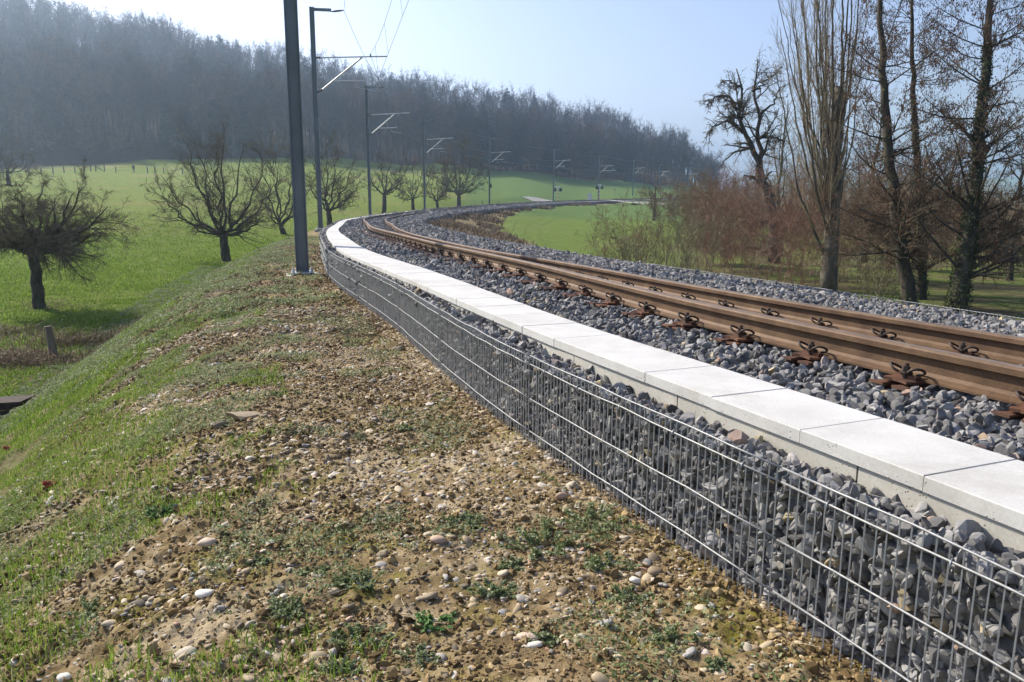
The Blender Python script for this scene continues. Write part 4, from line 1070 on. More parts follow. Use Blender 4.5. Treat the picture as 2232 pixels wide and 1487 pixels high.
def conifer_template(seed):
    rng = np.random.default_rng(seed)
    G = Geo(); n = 34; pos, ax, ln, rd = [], [], [], []
    for i in range(n):
        t = (i + .5) / n; z = .10 + .88 * t; R = .19 * (1 - t) ** .8 * rng.uniform(.75, 1.15) + .008
        for k in range(int(7 + 6 * (1 - t))):
            a = rng.uniform(0, 2 * np.pi); rr = R * rng.uniform(.65, 1.1)
            d = np.array([math.cos(a), math.sin(a), -.28 + .35 * t])
            for u in (.25, .55, .85):
                for w in (-1, 0, 1):
                    p = np.array([0, 0, z]) + d * rr * u + np.array([-d[1], d[0], 0]) * w * rr * .18 * (1.2 - u)
                    pos.append(p); ax.append(d + rng.normal(0, .25, 3)); ln.append(rr * .42 + .008); rd.append(.008 + rr * .055)
    pos, ax, ln, rd = map(np.array, (pos, ax, ln, rd)); ax /= np.linalg.norm(ax, axis=1, keepdims=True)
    x = np.cross(ax, [0, 0, 1.0]); x /= np.linalg.norm(x, axis=1, keepdims=True) + 1e-9; y = np.cross(ax, x)
    m = pos + ax * ln[:, None] * .4; r_ = rd[:, None]
    V = np.stack([pos, m + x * r_, m + y * r_ * .6, m - x * r_, m - y * r_ * .6, pos + ax * ln[:, None]], 1).reshape(-1, 3)
    F = np.array([[0, 2, 1], [0, 3, 2], [0, 4, 3], [0, 1, 4], [5, 1, 2], [5, 2, 3], [5, 3, 4], [5, 4, 1]])
    sh = rng.random(len(pos))
    G.add(V, (F[None] + (np.arange(len(pos)) * 6)[:, None, None]).reshape(-1, 3), np.repeat(sh, 8))
    GT = Geo(); GT.tubes(np.array([(0, 0, -.02), (0, 0, .5), (0, 0, .99)]), np.array([.012, .008, .002]), 5)
    return GT, G
M['bark_far'] = simple('wood_bark', [(.3, (.04, .035, .03)), (.7, (.10, .09, .075))], .8, .9, spec=.1)
M['far_red'] = simple('hazy_reddish_twig', [(.3, (.13, .075, .05)), (.7, (.2, .12, .08))], .15, .9, spec=.1)
M['far_dark'] = simple('hazy_dark_twig', [(.3, (.045, .045, .035)), (.7, (.08, .08, .06))], .15, .9, spec=.1)
def forest():
    rng = np.random.default_rng(7)
    TH_ = [wood_tree_template(200 + i, True) for i in range(5)]; TL = [wood_tree_template(300 + i, False) for i in range(5)]
    def flat_geo(G):
        V = np.concatenate(G.V); F = np.concatenate(G.F[4]); return V, F
    pts = []
    for (d0, d1, sp) in ((0, 34, 4.6), (34, 120, 7.0), (120, 300, 8.0)):
        cxs = np.linspace(-700, 1560, 900); e = wood_edge(cxs)
        tot = int(sum((d1 - d0) / sp / sp * (e + (d0 + d1) / 2) * (cxs[1] - cxs[0]) / FPX))
        cx = rng.uniform(-700, 1545, tot); D = wood_edge(cx) + rng.uniform(d0, d1, tot) + 1.5
        D = np.minimum(D, np.where(cx > 1440, 440, 475))
        pts.append(np.stack([cx, D, np.full(tot, d0)], 1))
    Q = np.concatenate(pts); Q = Q[np.argsort(Q[:, 1])]
    x = (Q[:, 0] - 1116) / FPX * Q[:, 1]; y = Q[:, 1] * .985
    z = terrain(x, y)[0]; H = rng.uniform(17.5, 25, len(Q)) * np.interp(Q[:, 0], [300, 700, 1300, 1545], [1, .93, .93, .74]); rot = rng.uniform(0, 6.28, len(Q))
    # the front row: trees one can tell apart
    front = []
    order = np.nonzero(Q[:, 2] == 0)[0]; order = order[(Q[order, 0] > -60)]
    sel = set(rng.choice(order, 90, replace=False).tolist())
    meshes = []
    for GT, GC in TH_:
        mt = GT.mesh('trunk'); mt.materials.append(M['bark_far']); mc = GC.mesh('crown'); mc.materials.append(M['twig_far']); mr = mc.copy(); mr.materials.clear(); mr.materials.append(M['far_red']); meshes.append((mt, mc, mr))
    for i in sel:
        mt, mc, mr = meshes[int(rng.integers(5))]; e = empty('woodland_tree', (x[i], y[i], z[i]), rot[i]); e.scale = (H[i] * 1.15,) * 2 + (H[i],)
        tag(e, 'leafless tree standing in the front row of the wood on the hill', 'tree', 'leafless trees along the edge of the wood')
        part('trunk', mt, e); part('crown', mr if rng.random() < .25 else mc, e)
    for nm, lo_, hi__, T_, mats in (('forest', 0, 34, TH_, 0), ('forest', 34, 1000, TL, 0)):
        for which, mat in ((0, M['bark_far']), (1, M['twig_far']), (2, M['far_red']), (3, M['far_dark'])):
            Vs, Fs, off = [], [], 0
            for k in range(5):
                idx = np.array([i for i in range(len(Q)) if i not in sel and ((Q[i, 2] < 34) == (lo_ == 0)) and (i % 5 == k)])
                if which:
                    kind = (idx * 7919 % 10); idx = idx[(kind < 6) if which == 1 else ((kind >= 6) & (kind < 8)) if which == 2 else (kind >= 8)]
                if not len(idx): continue
                V, F = flat_geo(T_[k][0 if which == 0 else 1])
                c, s_ = np.cos(rot[idx]), np.sin(rot[idx]); h = H[idx]
                W = np.stack([(V[None, :, 0] * c[:, None] - V[None, :, 1] * s_[:, None]) * h[:, None] * 1.1 + x[idx, None], (V[None, :, 0] * s_[:, None] + V[None, :, 1] * c[:, None]) * h[:, None] * 1.1 + y[idx, None], V[None, :, 2] * h[:, None] + z[idx, None]], -1)
                Vs.append(W.reshape(-1, 3)); Fs.append((F[None] + (np.arange(len(idx)) * len(V))[:, None, None]).reshape(-1, 4) + off); off += len(idx) * len(V)
            o_ = add_obj('forest', raw_mesh('forest', np.concatenate(Vs), [np.concatenate(Fs)], False), mat); tag(o_, 'leafless wood covering the hill', kind='stuff')
    # conifers among them
    CT = []
    for i in range(4):
        GT, GC = conifer_template(400 + i); a = GT.mesh('trunk'); a.materials.append(M['bark']); b = GC.mesh('crown', attr='leaf'); b.materials.append(M['conifer']); CT.append((a, b))
    tops = [(70, -2), (163, 9), (198, 44), (329, 84), (345, 114), (386, 74), (417, 103), (462, 124), (474, 110), (494, 106), (505, 130), (516, 104), (535, 126), (551, 112), (570, 154), (598, 124), (664, 140), (689, 147), (866, 176), (880, 190), (850, 196), (930, 188),
            (1065, 206), (1052, 229), (1080, 240), (1103, 205), (1090, 252), (1115, 243), (1159, 214), (1229, 244), (1180, 275), (520, 180), (480, 190), (440, 200), (400, 210), (550, 200), (1205, 290), (1190, 310), (1330, 300)]
    for j, (px, py) in enumerate(tops):
        Ds = np.linspace(float(wood_edge(px)) + 8, 440, 60); v = (409 - py) / FPX
        gz = far_z((px - 1116) / FPX * Ds, Ds * .985); need = v * Ds - gz
        h0 = 21 + 4 * math.sin(j * 3.1); i = int(np.argmin(np.abs(need - h0))); h = float(np.clip(need[i], 12, 28))
        e = empty('conifer_tree', ((px - 1116) / FPX * Ds[i], Ds[i] * .985, gz[i]), j * 1.7); wd = h * (1.05 + .25 * math.sin(j * 5.3)); e.scale = (wd * 1.1, wd * 1.1, h)
        tag(e, 'dark pointed conifer among the leafless trees of the hill', 'conifer', 'conifers in the wood on the hill')
        a, b = CT[j % 4]; part('trunk', a, e); part('crown', b, e)
forest()

# ------------------------------------------------------------------ the level crossing, posts and a walker
M['road'] = simple('pale_gravel_road', [(.3, (.36, .33, .27)), (.7, (.52, .48, .40))], 1.5, .95, co='pos')
def road():
    p = np.array([hit(1150, 434.5, 60, 420)[0], P(176.0, -7, 0.), P(184.0, -4.5, 0.), P(188.5, -1.5, 0.), P(189.5, 2.5, 0.), P(190.0, 7.0, 0.)] + [hit(x, y, 60, 420)[0] for x, y in ((1400, 445), (1480, 446), (1600, 447))])
    L = np.concatenate([[0], np.cumsum(np.linalg.norm(np.diff(p, axis=0), axis=1))]); t = np.linspace(0, L[-1], 90)
    q = np.stack([np.interp(t, L, p[:, k]) for k in range(3)], 1)
    for _ in range(6): q[1:-1] = (q[:-2] + 2 * q[1:-1] + q[2:]) / 4
    d = np.gradient(q, axis=0); n = np.stack([-d[:, 1], d[:, 0]], 1); n /= np.linalg.norm(n, axis=1, keepdims=True)
    w = 1.25; rows = []
    for u in (-1, -.5, 0, .5, 1):
        xy = q[:, :2] + n * w * u; zt, _, ss_, oo_ = terrain(xy[:, 0], xy[:, 1]); away = np.maximum(np.maximum(-oo_ - .3, oo_ - 5.1), 0); zz = np.maximum(zt + .07, np.interp(ss_, S, BZ) + .135 - .14 * away)
        rows.append(np.column_stack([xy, zz]))
    V = np.stack(rows, 1); i = np.arange(89)[:, None] * 5 + np.arange(4)[None, :]
    F = np.stack([i, i + 5, i + 6, i + 1], -1).reshape(-1, 4)
    o_ = add_obj('road', raw_mesh('road', V.reshape(-1, 3), [F], True), M['road']); tag(o_, kind='structure')
road()
M['white'] = simple('white_paint', [(.3, (.72, .72, .70)), (.7, (.82, .82, .80))], 3, .5)
M['red'] = simple('red_paint', [(.3, (.45, .04, .03)), (.7, (.55, .06, .04))], 3, .5)
M['cab'] = simple('pale_grey_cabinet', [(.3, (.42, .46, .46)), (.7, (.52, .56, .55))], 2, .5)
def crossing_signal(x, y, D, label):
    b = at_d(x, y, D); b[2] = ground_z(b[0], b[1]); e = empty('crossing_signal', b); tag(e, label, 'signal', None)
    H = 37 * D / FPX
    G = Geo(); W = Geo()
    for k in range(8): (G if k % 2 else W).tubes(np.array([(0, 0, H * .78 * k / 8), (0, 0, H * .78 * (k + 1) / 8)]), np.full(2, .075), 8)
    G.build('red_band', M['red'], e); W.build('white_band', M['white'], e)
    G = Geo(); G.tubes(np.array([(0, 0, H * .78), (0, 0, H * .98)]), np.full(2, .06), 8); G.box((0, 0, H * .78), (1.0, .08, .09)); G.build('post', M['galv'], e)
    for sx in (-1, 1):
        G = Geo(); G.tubes(np.array([(sx * .62, -.03, H * .78), (sx * .62, .06, H * .78)]), np.full(2, .4), 18); G.build('backing_board', M['dark'], e)
        G = Geo(); G.tubes(np.array([(sx * .62, -.30, H * .78), (sx * .62, -.031, H * .78)]), np.array([.17, .15]), 12); G.build('lamp_hood', M['dark'], e)
    for s_ in (-1, 1):
        G = Geo(); a = .42 * s_; R = np.array([[math.cos(a), 0, math.sin(a)], [0, 1, 0], [-math.sin(a), 0, math.cos(a)]]); G.box((0, -.1 + .03 * s_, H * .93), (1.0, .025, .15), R); G.build('cross_board', M['white'], e)
crossing_signal(1215, 441, 176, 'crossing signal with striped post and two dark lamps, before the grey cabinet')
crossing_signal(1306, 441, 193, 'crossing signal with striped post directly in front of a mast, past the grey cabinet')
b, t_ = hit(1285, 442, 60, 400); e = empty('signal_cabinet', b, -.2); tag(e, 'pale grey equipment cabinet standing between the two crossing signals', 'cabinet')
G = Geo(); G.box((0, 0, 1.05), (.95, .6, 2.0)); G.build('housing', M['cab'], e)
G = Geo(); G.box((0, 0, 2.09), (1.05, .7, .08)); G.build('lid', M['cab'], e)
G = Geo(); G.box((0, -.307, 1.05), (.8, .012, 1.75)); G.build('door', M['cab'], e)
M['old_wood'] = simple('weathered_wood', [(.3, (.10, .085, .065)), (.7, (.24, .21, .17))], 6, .9, 0, .6, .01, stretch=(1, 1, .15), spec=.15)
def post(x, y, D, hpx, label, wid=.12, lean=(0, 0), group=None, on_hit=False):
    b = hit(x, y, 6, 500)[0] if on_hit else at_d(x, y, D); b[2] = ground_z(b[0], b[1]); D = np.linalg.norm(b); H = hpx * D / FPX
    rng = np.random.default_rng(int(x)); G = Geo()
    G.tubes(np.array([(0, 0, -.15), (lean[0] * .5, lean[1] * .5, H * .5), (lean[0], lean[1], H)]), np.array([wid * .55, wid * .5, wid * .42]), 7)
    o_ = G.build('wooden_post', M['old_wood']); o_.location = b; tag(o_, label, 'post', group); return b, H
post(1051, 430, 135, 14, 'thin wooden post on the green field, just left of the mast with the black box', .16)
post(1087, 431, 137, 13, 'thin wooden post on the green field, just right of the mast with the black box', .16)
post(118, 778, 17, 58, 'short weathered leaning post in the dip below the bank', .17, (-.06, 0), on_hit=True)
# wire fence high on the meadow
fx = [8, 63, 90, 116, 140, 164, 185, 198, 209, 228, 253, 322, 338, 357, 398]; fy = [386, 382, 380, 378, 376, 375, 373, 373, 373.5, 373, 376, 377, 377, 377, 380]
bs_ = [hit(x, y + 1, 60, 260)[0] for x, y in zip(fx, fy)]
e = empty('wire_fence', bs_[0]); tag(e, 'low post and wire fence crossing the far meadow below the wood', 'fence')
for k, b in enumerate(bs_):
    H = 1.35 + .15 * math.sin(k * 2.3); G = Geo(); G.tubes(np.array([b + [0, 0, -.2], b + [.03 * math.sin(k), 0, H]]), np.full(2, .11), 6); local(G, bs_[0]).build('post', M['old_wood'], e)
for h in (.5, 1.1):
    G = Geo(); G.tubes(np.array([b + [0, 0, h] for b in bs_]), np.full(len(bs_), .015), 4); local(G, bs_[0]).build('fence_wire', M['wirec'], e)
G = Geo(); G.tubes(np.array([bs_[8] + [0, 0, 1.3], bs_[9] + [-.3, 0, .1]]), np.full(2, .08), 5); local(G, bs_[0]).build('brace', M['old_wood'], e)
M['coat'] = simple('dark_coat', [(.3, (.03, .035, .05)), (.7, (.05, .055, .075))], 4, .9)
M['skin'] = simple('skin', [(.3, (.40, .26, .19)), (.7, (.45, .30, .22))], 4, .6)
def walker():
    b, t = hit(292, 377.5, 60, 260); e = empty('person', b, .3); tag(e, 'person in dark clothes standing by the far meadow fence', 'person')
    vs = [(0, 0, .95), (0, 0, 1.2), (0, .0, 1.45), (0, 0, 1.56), (0, .01, 1.68), (.1, 0, .9), (.11, .03, .5), (.12, 0, .08), (.12, .14, .05), (-.1, 0, .9), (-.12, -.08, .5), (-.12, -.18, .1), (-.12, -.06, .05), (.2, 0, 1.42), (.25, .03, 1.15), (.24, .12, .92), (.24, .16, .84), (-.2, 0, 1.42), (-.25, .0, 1.15), (-.24, .1, .92), (-.24, .14, .84)]
    ed = [(0, 1), (1, 2), (2, 3), (3, 4), (0, 5), (5, 6), (6, 7), (7, 8), (0, 9), (9, 10), (10, 11), (11, 12), (2, 13), (13, 14), (14, 15), (15, 16), (2, 17), (17, 18), (18, 19), (19, 20)]
    rd = [.17, .16, .17, .06, .1, .1, .075, .055, .05, .1, .075, .055, .05, .075, .055, .045, .04, .075, .055, .045, .04]
    me = bpy.data.meshes.new('body'); me.from_pydata(vs, ed, []); o = bpy.data.objects.new('body', me); link(o, e)
    m = o.modifiers.new('skin', 'SKIN'); o.modifiers.new('sub', 'SUBSURF').levels = 1; o.modifiers['sub'].render_levels = 1
    if not me.skin_vertices: 
        bpy.context.view_layer.objects.active = o
    sv = me.skin_vertices[0].data if me.skin_vertices else None
    if sv:
        for i, r in enumerate(rd): sv[i].radius = (r, r * .8)
        sv[0].use_root = True
    me.materials.append(M['coat'])
    V, F = ICO2; G = Geo(); G.add(V * [.1, .115, .13] + [0, .01, 1.68], F); G.build('head', M['skin'], e, smooth=True)
    G = Geo(); W = V.copy(); W[:, 2] = np.maximum(W[:, 2], -.1); G.add(W * [.112, .125, .14] + [0, -.01, 1.7], F); G.build('hair', M['dark'], e, smooth=True)
walker()

# ------------------------------------------------------------------ things lying on and by the stony shelf
M['soil'] = attr_mat('soil_crumb', 'shade', [(0, (.06, .04, .018)), (.5, (.20, .135, .06)), (1, (.42, .31, .16))], 60, .3, .95, .6, .003)
M['leaf'] = attr_mat('weed_leaf', 'leaf', [(0, (.12, .16, .05)), (.4, (.22, .27, .12)), (.75, (.36, .40, .22)), (1, (.52, .54, .38))], 0, transl=.35)
M['leaf_bright'] = attr_mat('bright_weed_leaf', 'leaf', [(0, (.09, .18, .05)), (1, (.20, .34, .12))], 0, transl=.3)
M['grass'] = attr_mat('grass_blade', 'leaf', [(0, (.10, .17, .018)), (.6, (.22, .34, .045)), (.88, (.34, .44, .09)), (.93, (.42, .36, .18)), (1, (.55, .48, .28))], 0, transl=.35)
M['straw'] = attr_mat('dry_stalk', 'leaf', [(0, (.22, .16, .08)), (1, (.58, .50, .34))], 0)
def on_bank(rng, n, s0, s1, o0, o1, opow=1.0, spow=1.0):
    s = s0 + (s1 - s0) * rng.random(n) ** spow; o = -(o0 + (o1 - o0) * rng.random(n) ** opow)
    p = P(s, o, 0.0); z = ground_full(p[:, 0], p[:, 1])[0]; p[:, 2] = z
    return p, s, o
def in_view(p, m=1.4):
    dep = p[:, 1] * CP - p[:, 2] * SP; up = p[:, 1] * SP + p[:, 2] * CP
    return (dep > .5) & (np.abs(p[:, 0] / dep) < .652 * m) & (np.abs(up / dep) < .435 * m)
def blades(name, p, h, w, lean, rng, mat, shade, kind='stuff', parent=None, org=None):
    n = len(p); a = rng.uniform(0, 2 * np.pi, n); d = np.stack([np.cos(a), np.sin(a), 0 * a], 1); x = np.stack([-np.sin(a), np.cos(a), 0 * a], 1)
    h = np.broadcast_to(h, n)[:, None]; w = np.broadcast_to(w, n)[:, None]; l = (lean * rng.uniform(.2, 1.4, n))[:, None]
    up = np.array([0, 0, 1.0])
    m = p + up * h * .55 + d * h * l * .3; t = p + up * h * (1 - .3 * l) + d * h * l
    V = np.stack([p - x * w * .5 - up * .005, p + x * w * .5 - up * .005, m + x * w * .4, m - x * w * .4, t], 1).reshape(-1, 3)
    b = (np.arange(n) * 5)[:, None]; F4 = b + np.array([[0, 1, 2, 3]]); F3 = b + np.array([[3, 2, 4]])
    me = raw_mesh(name, V - (0 if org is None else org), [F3, F4], False, {'leaf': ('FACE', np.concatenate([shade, shade]))})
    return add_obj(name, me, mat, parent)
def near_stuff():
    rng = np.random.default_rng(77)
    pebH = [pebble(rng, True) for _ in range(8)]; pebL = [pebble(rng, False) for _ in range(8)]; rk = [rock(rng, False) for _ in range(8)]
    def size(n, med, sg, mx): return np.minimum(med * rng.lognormal(0, sg, n), mx)
    p, s, o = on_bank(rng, 52000, -2.6, 8, -.07, 3.2, 1.1); k = in_view(p) & (rng.random(len(p)) < .35 + .65 * sstep(.42, .6, fbm(p[:, 0], p[:, 1], .7, 3, 13))) ; p = p[k]
    sz = size(len(p), .0064, .58, .026); p[:, 2] -= sz * .12; tag(scatter('pebbles', pebH, p, sz, rng, M['pebble'], True, smooth=True), 'pale river pebbles strewn over the stony shelf', kind='stuff')
    p, s, o = on_bank(rng, 34000, 6, 26, -.05, 2.6, 1.2); k = in_view(p) & (rng.random(len(p)) < .25 + .75 * sstep(.42, .6, fbm(p[:, 0], p[:, 1], .9, 3, 13))); p = p[k]
    sz = size(len(p), .0095, .5, .032); p[:, 2] += sz * .0; tag(scatter('pebbles', pebL, p, sz, rng, M['pebble'], True, smooth=True), 'pale river pebbles farther along the stony shelf', kind='stuff')
    p, s, o = on_bank(rng, 190000, -2.6, 9, -.08, 3.2, 1.0); k = in_view(p) & (rng.random(len(p)) < .3 + .7 * sstep(.42, .56, fbm(p[:, 0], p[:, 1], .55, 3, 19))); p = p[k]
    sz = size(len(p), .0046, .6, .022); tag(scatter('soil_crumbs', rk, p, sz, rng, M['soil'], False), 'loose crumbs of brown soil', kind='stuff')
    p, s, o = on_bank(rng, 60000, 8, 26, -.05, 3.0, 1.1); k = in_view(p) & (rng.random(len(p)) < .3 + .7 * sstep(.42, .56, fbm(p[:, 0], p[:, 1], .8, 3, 19))); p = p[k]
    sz = size(len(p), .010, .5, .035); tag(scatter('soil_crumbs', rk, p, sz, rng, M['soil'], False), 'loose crumbs of brown soil farther along', kind='stuff')
    # creeping grey-green weeds
    p, s, o = on_bank(rng, 260000, -2.6, 9, .15, 3.4, .8); f = fbm(p[:, 0], p[:, 1], .38, 4, 23); k = in_view(p) & (rng.random(len(p)) < sstep(.54, .66, f + .05 * sstep(1.2, 3, -o) + .03 * sstep(2, 7, s)))
    p = p[k]; V, F = leaves(p + np.column_stack([0 * p[:, 0], 0 * p[:, 0], rng.uniform(.002, .03, len(p))]), np.array([[0, 0, 1.0]]), .014, rng)
    G = Geo(); G.add(V, F, np.repeat(rng.random(len(p)), 2)); tag(G.build('ground_cover', M['leaf'], attr='leaf'), 'low creeping grey green weeds', kind='stuff')
    p, s, o = on_bank(rng, 420000, 8, 34, .1, 5.6, .75); f = fbm(p[:, 0], p[:, 1], .6, 4, 23); k = in_view(p) & (rng.random(len(p)) < sstep(.42, .56, f + .14 * sstep(.6, 2, -o)))
    p = p[k]; V, F = leaves(p + np.column_stack([0 * p[:, 0], 0 * p[:, 0], rng.uniform(.002, .07, len(p)) * sstep(.3, .7, fbm(p[:, 0], p[:, 1], .25, 2, 88))]), np.array([[0, 0, 1.0]]), .028, rng)
    G = Geo(); G.add(V, F, np.repeat(rng.random(len(p)), 2)); tag(G.build('ground_cover', M['leaf'], attr='leaf'), 'low creeping weeds farther along the bank', kind='stuff')
    # grass on the slope
    p, s, o = on_bank(rng, 230000, -2.6, 9, 1.2, 5.2, .9); f = fbm(p[:, 0], p[:, 1], .5, 3, 29)
    k = in_view(p) & (rng.random(len(p)) < sstep(.50, .62, f + .10 * sstep(1.3, 2.6, -o) - .06) * .9); p = p[k]
    tag(blades('grass', p, .036 * rng.lognormal(0, .35, len(p)), .0045, .7, rng, M['grass'], rng.random(len(p))), 'bright tufts of grass on the upper slope', kind='stuff')
    p, s, o = on_bank(rng, 120000, 7, 30, 1.6, 6.5, .9); f = fbm(p[:, 0], p[:, 1], .9, 3, 29)
    k = in_view(p) & (rng.random(len(p)) < sstep(.57, .66, f)); p = p[k]
    tag(blades('grass', p, .055 * rng.lognormal(0, .3, len(p)), .010, .6, rng, M['grass'], rng.random(len(p)) * .9), 'grass patches farther along the slope', kind='stuff')
    # meadow tufts
    n = 340000; D = 13 + 62 * rng.random(n) ** 1.3; cx = rng.uniform(-420, 900, n); x = (cx - 1116) / FPX * D; y = D * .985
    z, bank, s, o = terrain(x, y); f = fbm(x, y, 1.6, 4, 33); k = (bank < .3) & (rng.random(n) < (.45 + .55 * sstep(.4, .6, f)) * (1 - sstep(40, 74, D + 14 * (fbm(x, y, 7.0, 2, 71) - .5)))); p = np.stack([x, y, z], 1)[k]
    tag(blades('grass', p, .03 * rng.lognormal(0, .45, len(p)) * (1 + D[k] / 50), .014 + D[k] * .0006, .7, rng, M['grass'], rng.random(len(p)) * .88), 'short meadow grass below the bank', kind='stuff')
    # dry brush in the dip
    q, _ = hit(30, 790, 6, 100)
    for (px, py, n, hh) in ((30, 785, 2600, .16), (180, 750, 900, .28), (110, 790, 900, .12), (10, 725, 800, .10)):
        q, _ = hit(px, py, 6, 100); a = rng.normal(size=(n, 2)) * [1.0, .6]; x, y = q[0] + a[:, 0] * .6, q[1] + a[:, 1] * .6
        z = terrain(x, y)[0]; p = np.stack([x, y, z], 1)
        tag(blades('dry_brush', p, hh * rng.lognormal(0, .35, n), .012, .9, rng, M['brush'], rng.random(n)), 'dry brown undergrowth in the dip below the bank', kind='stuff')
    n = 60000; s = rng.uniform(3, 34, n); o = -rng.uniform(2.2, 7.5, n); p = P(s, o, 0.0); z, bank, _, _ = terrain(p[:, 0], p[:, 1]); p[:, 2] = z
    k = (bank > .02) & (bank < .98) & in_view(p) & (fbm(p[:, 0], p[:, 1], .6, 3, 95) > .42); p = p[k]
    tag(blades('dry_brush', p, .07 * rng.lognormal(0, .5, len(p)), .010, 1.3, rng, M['brush'], rng.random(len(p))), 'dry stalks and litter along the foot of the bank', kind='stuff')
    # weeds on the inner bank
    n = 60000; s = rng.uniform(28, 175, n); o = O_BR + .2 + rng.random(n) * 7.5; p = P(s, o, 0.0); z, bank, _, _ = terrain(p[:, 0], p[:, 1]); p[:, 2] = z
    k = (fbm(p[:, 0], p[:, 1], 2.0, 3, 35) > .44) & (bank > .4); p = p[k]; D = np.linalg.norm(p, axis=1)
    tag(blades('dry_brush', p, .3 * rng.lognormal(0, .4, len(p)), .012 + D * .0006, .8, rng, M['brush'], rng.random(len(p))), 'dry weeds on the inner bank of the curve', kind='stuff')
    # straws
    n = 1500; p, s, o = on_bank(rng, n, -2.4, 9, .1, 4.0); k = in_view(p); p = p[k]; n = len(p); a = rng.uniform(0, 6.28, n); L = rng.uniform(.02, .10, n)
    d = np.stack([np.cos(a) * L, np.sin(a) * L, rng.uniform(.0, .02, n)], 1); p[:, 2] += .006
    G = Geo(); G.tubes(np.stack([p, p + d * .5 + rng.normal(0, .004, (n, 3)), p + d], 1), np.full((n, 3), .0011), 3, cap=False, a=rng.random(n)); tag(G.build('dry_stalks', M['straw'], attr='leaf'), 'dry stalks lying on the shelf', kind='stuff')
    G = Geo()
    for pts in (((0, 1175), (70, 1155), (110, 1148)), ((240, 930), (270, 885)), ((255, 815), (300, 775))):
        q = np.array([hit(x, y, 1.5, 40, True)[0] + [0, 0, .02] for x, y in pts]); G.tubes(q, np.full(len(q), .004), 5, a=.7)
    tag(G.build('dry_stalks', M['straw'], attr='leaf'), 'long dry stalks on the grassy slope', kind='stuff')
M['brush'] = attr_mat('dry_brush', 'leaf', [(0, (.10, .065, .035)), (.6, (.24, .17, .10)), (1, (.36, .29, .18))], 0)
near_stuff()
def clump(px, py, wpx, hgt, seed, label, group=None, bright=False, n=420):
    rng = np.random.default_rng(seed); q, t = hit(px, py, 1.2, 40, True); R = wpx * .5 * t / FPX
    e = empty('weed_clump', q); tag(e, label, 'weed', group)
    m = 26; an = rng.uniform(0, 6.28, m); ra = R * np.sqrt(rng.random(m)); b = np.stack([np.cos(an) * ra, np.sin(an) * ra * .8, np.full(m, -.005)], 1)
    tip = b * 1.25 + np.stack([rng.normal(0, R * .15, m), rng.normal(0, R * .15, m), hgt * rng.uniform(.5, 1.1, m) * (1 - .5 * (ra / R) ** 2)], 1)
    b[:, :2] *= .55
    G = Geo(); G.tubes(np.stack([b, (b + tip) / 2 + [0, 0, .004], tip], 1), np.full((m, 3), .0012), 3, cap=False, a=.2); G.build('stem', M['leaf_bright' if bright else 'leaf'], e, attr='leaf')
    k = rng.integers(0, m, n); u = rng.random(n)[:, None] ** .7; c = b[k] + (tip[k] - b[k]) * u + rng.normal(0, R * .05, (n, 3)) * [1, 1, .3]; c[:, 2] = np.maximum(c[:, 2], .002)
    V, F = leaves(c, np.array([[0, 0, 1.0]]), .019 if bright else .015, rng); G = Geo(); G.add(V, F, np.repeat(rng.random(n), 2)); G.build('foliage', M['leaf_bright' if bright else 'leaf'], e, attr='leaf')
WG = 'low weed clumps dotted over the stony shelf'; WL = 'low grey green weed clump growing between pebbles on the stony shelf'
for i, (x, y, w, h) in enumerate([(790, 1275, 100, .05), (630, 1328, 90, .045), (790, 1400, 120, .06), (1370, 1300, 80, .035), (1075, 1290, 110, .04), (1480, 1400, 120, .05), (1330, 1235, 100, .04), (690, 1250, 70, .03), (210, 1335, 110, .045), (345, 1125, 60, .04), (900, 1440, 90, .035), (740, 1468, 100, .04), (1010, 1140, 80, .035), (625, 860, 60, .035), (1120, 1235, 60, .035), (1560, 1455, 60, .03), (1170, 1400, 70, .03), (880, 935, 40, .03), (780, 955, 40, .03), (570, 1230, 50, .03)]):
    clump(x, y, w, h, 500 + i, WL, WG, n=int(300 + w * 3))
clump(1195, 1190, 190, .075, 540, 'largest bushy grey green weed mound on the shelf, in front of the wire face', n=1500)
clump(1300, 1140, 180, .06, 541, 'wide low weed mound just behind the largest one, touching the wire face', n=1200)
clump(945, 1358, 90, .035, 542, 'bright green leafy rosette on the bare shelf', bright=True, n=260)
clump(350, 1122, 60, .06, 543, 'small vivid green grass tuft on the brown earth', bright=True, n=200)
rngp = np.random.default_rng(5)
def stone(px, py, wpx, flat, label, col, seed, name='pebble', angular=False):
    rng = np.random.default_rng(seed); q, t = hit(px, py, 1.2, 60, True); R = wpx * .5 * t / FPX
    V, F = (rock if angular else pebble)(rng, True); G = Geo(); A = rng.uniform(-.3, .3); W = V / np.abs(V[:, 0]).max() * R * np.array([1, 1, flat]); c, s_ = math.cos(A), math.sin(A)
    W = np.stack([W[:, 0] * c - W[:, 1] * s_, W[:, 0] * s_ + W[:, 1] * c, W[:, 2]], 1); W[:, 2] += R * flat * .25
    G.add(W, F, col); o_ = G.build(name, M['pebble'], smooth=not angular, attr='shade'); o_.location = q; tag(o_, label, 'stone')
stone(530, 912, 92, .55, 'large flat grey brown slab of stone lying at the edge of the grass', .28, 1, 'flat_stone', True)
stone(940, 884, 26, .6, 'white square edged stone chip near the middle of the shelf', 1.0, 2, 'stone_chip', True)
stone(452, 1192, 44, 1.2, 'long white pebble on the bare sandy patch beside a dark hollow', .93, 3)
stone(446, 1300, 40, 1.0, 'smooth white oval pebble lying below the long white pebble', 1.0, 4)
stone(955, 1182, 36, 1.2, 'bright white rounded pebble left of the big weed mound', .94, 5)
stone(1225, 1088, 32, 1.5, 'plump cream pebble behind the big weed mounds', .94, 6)
stone(1150, 1394, 50, .9, 'flat pale grey pebble below the bright green rosette', .93, 7)
stone(1385, 1270, 28, 1.2, 'white pebble beside a tan one, near the foot of the wire face', 1.0, 8)
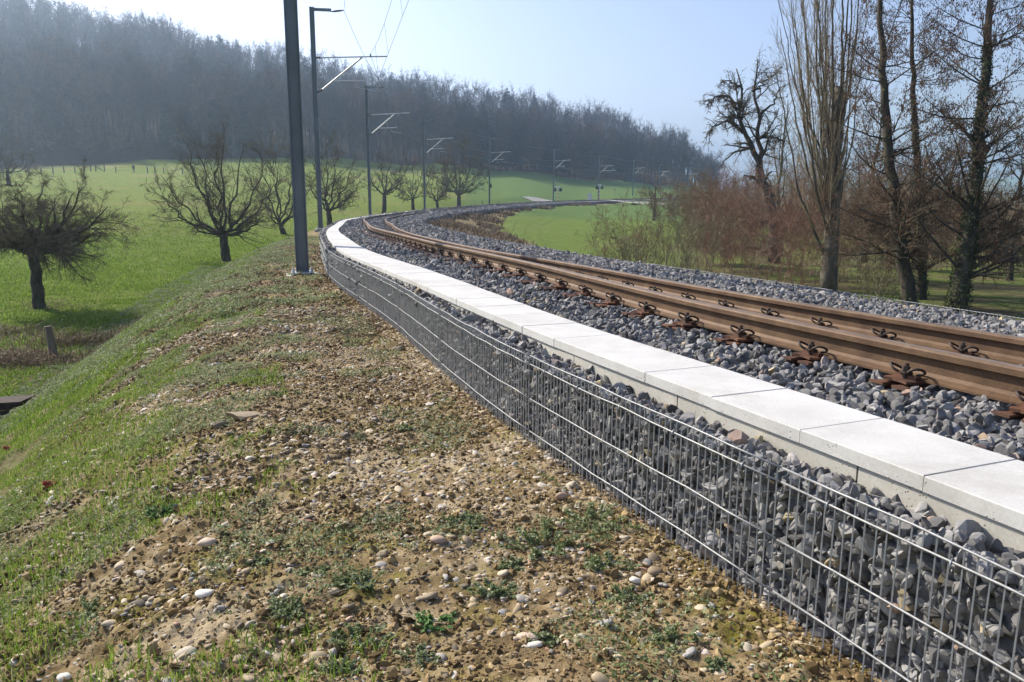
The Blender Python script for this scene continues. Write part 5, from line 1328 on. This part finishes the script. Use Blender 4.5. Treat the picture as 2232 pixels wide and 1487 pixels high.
stone(1428, 1252, 34, 1.5, 'rounded grey brown cobble near the foot of the wire face', .30, 9)
stone(140, 1482, 30, 1.2, 'white pebble by the grass at the bottom edge of the shelf', 1.0, 10)
stone(870, 765, 26, 1.2, 'grey cobble halfway along the shelf beside the wire face', .25, 11, angular=True)
stone(480, 935, 40, .9, 'rough grey stone tucked under the large flat slab', .15, 12, 'rough_stone', True)
# red leaves
M['redleaf'] = simple('red_dry_leaf', [(.3, (.22, .035, .02)), (.7, (.35, .07, .04))], 30, .7)
for k, (x, y, w, lab) in enumerate([(110, 1068, 34, 'curled red dry leaf on the grass at the slope'), (18, 985, 22, 'small red brown leaf farther up the grassy slope')]):
    q, t = hit(x, y, 1.2, 40, True); R = w * .5 * t / FPX; u = np.linspace(-1, 1, 7); G = Geo(); V, F = [], []
    for i, a in enumerate(u):
        for j, b in enumerate(np.linspace(-1, 1, 5)): V.append((a * R, b * R * .7 * math.sqrt(max(0, 1.05 - a * a)), R * (.5 * b * b + .35 * a * a) + .012 + .12 * R * math.sin(4 * a + 3 * b)))
    F = [(i * 5 + j, (i + 1) * 5 + j, (i + 1) * 5 + j + 1, i * 5 + j + 1) for i in range(6) for j in range(4)]
    G.add(np.array(V), F); o_ = G.build('dry_leaf', M['redleaf'], smooth=True); o_.location = q; tag(o_, lab, 'leaf')
    o_.modifiers.new('thick', 'SOLIDIFY').thickness = .0008
# old timber in the dip
q, t = hit(8, 905, 5, 60); G = Geo(); G.prism([(-.75, -.35), (.42, -.35), (.42, .28), (-.75, .2)], (0, -.2, 0), (0, .25, 0), (1, 0, 0), (0, 0, 1)); o_ = G.build('timber_block', M['tar']) if 'tar' in M else G.build('timber_block', simple('tarred_timber', [(.3, (.015, .009, .006)), (.7, (.045, .026, .017))], 8, .85, 0, .6, .02)); o_.location = q; tag(o_, 'dark tarred timber block lying at the foot of the bank', 'timber')

# ------------------------------------------------------------------ haze
def haze():
    m = bpy.data.materials.new('haze'); m.use_nodes = True; nt = m.node_tree; nt.nodes.clear()
    v = nt.nodes.new('ShaderNodeVolumePrincipled'); v.inputs['Color'].default_value = (.58, .77, 1.0, 1); v.inputs['Density'].default_value = HAZE_DENSITY
    v.inputs['Anisotropy'].default_value = .68
    o = nt.nodes.new('ShaderNodeOutputMaterial'); nt.links.new(v.outputs[0], o.inputs['Volume'])
    G = Geo(); G.box((0, 0, (170 - 45) / 2), (7400, 7400, 215)); ob = G.build('haze', m); tag(ob, kind='stuff')
haze()
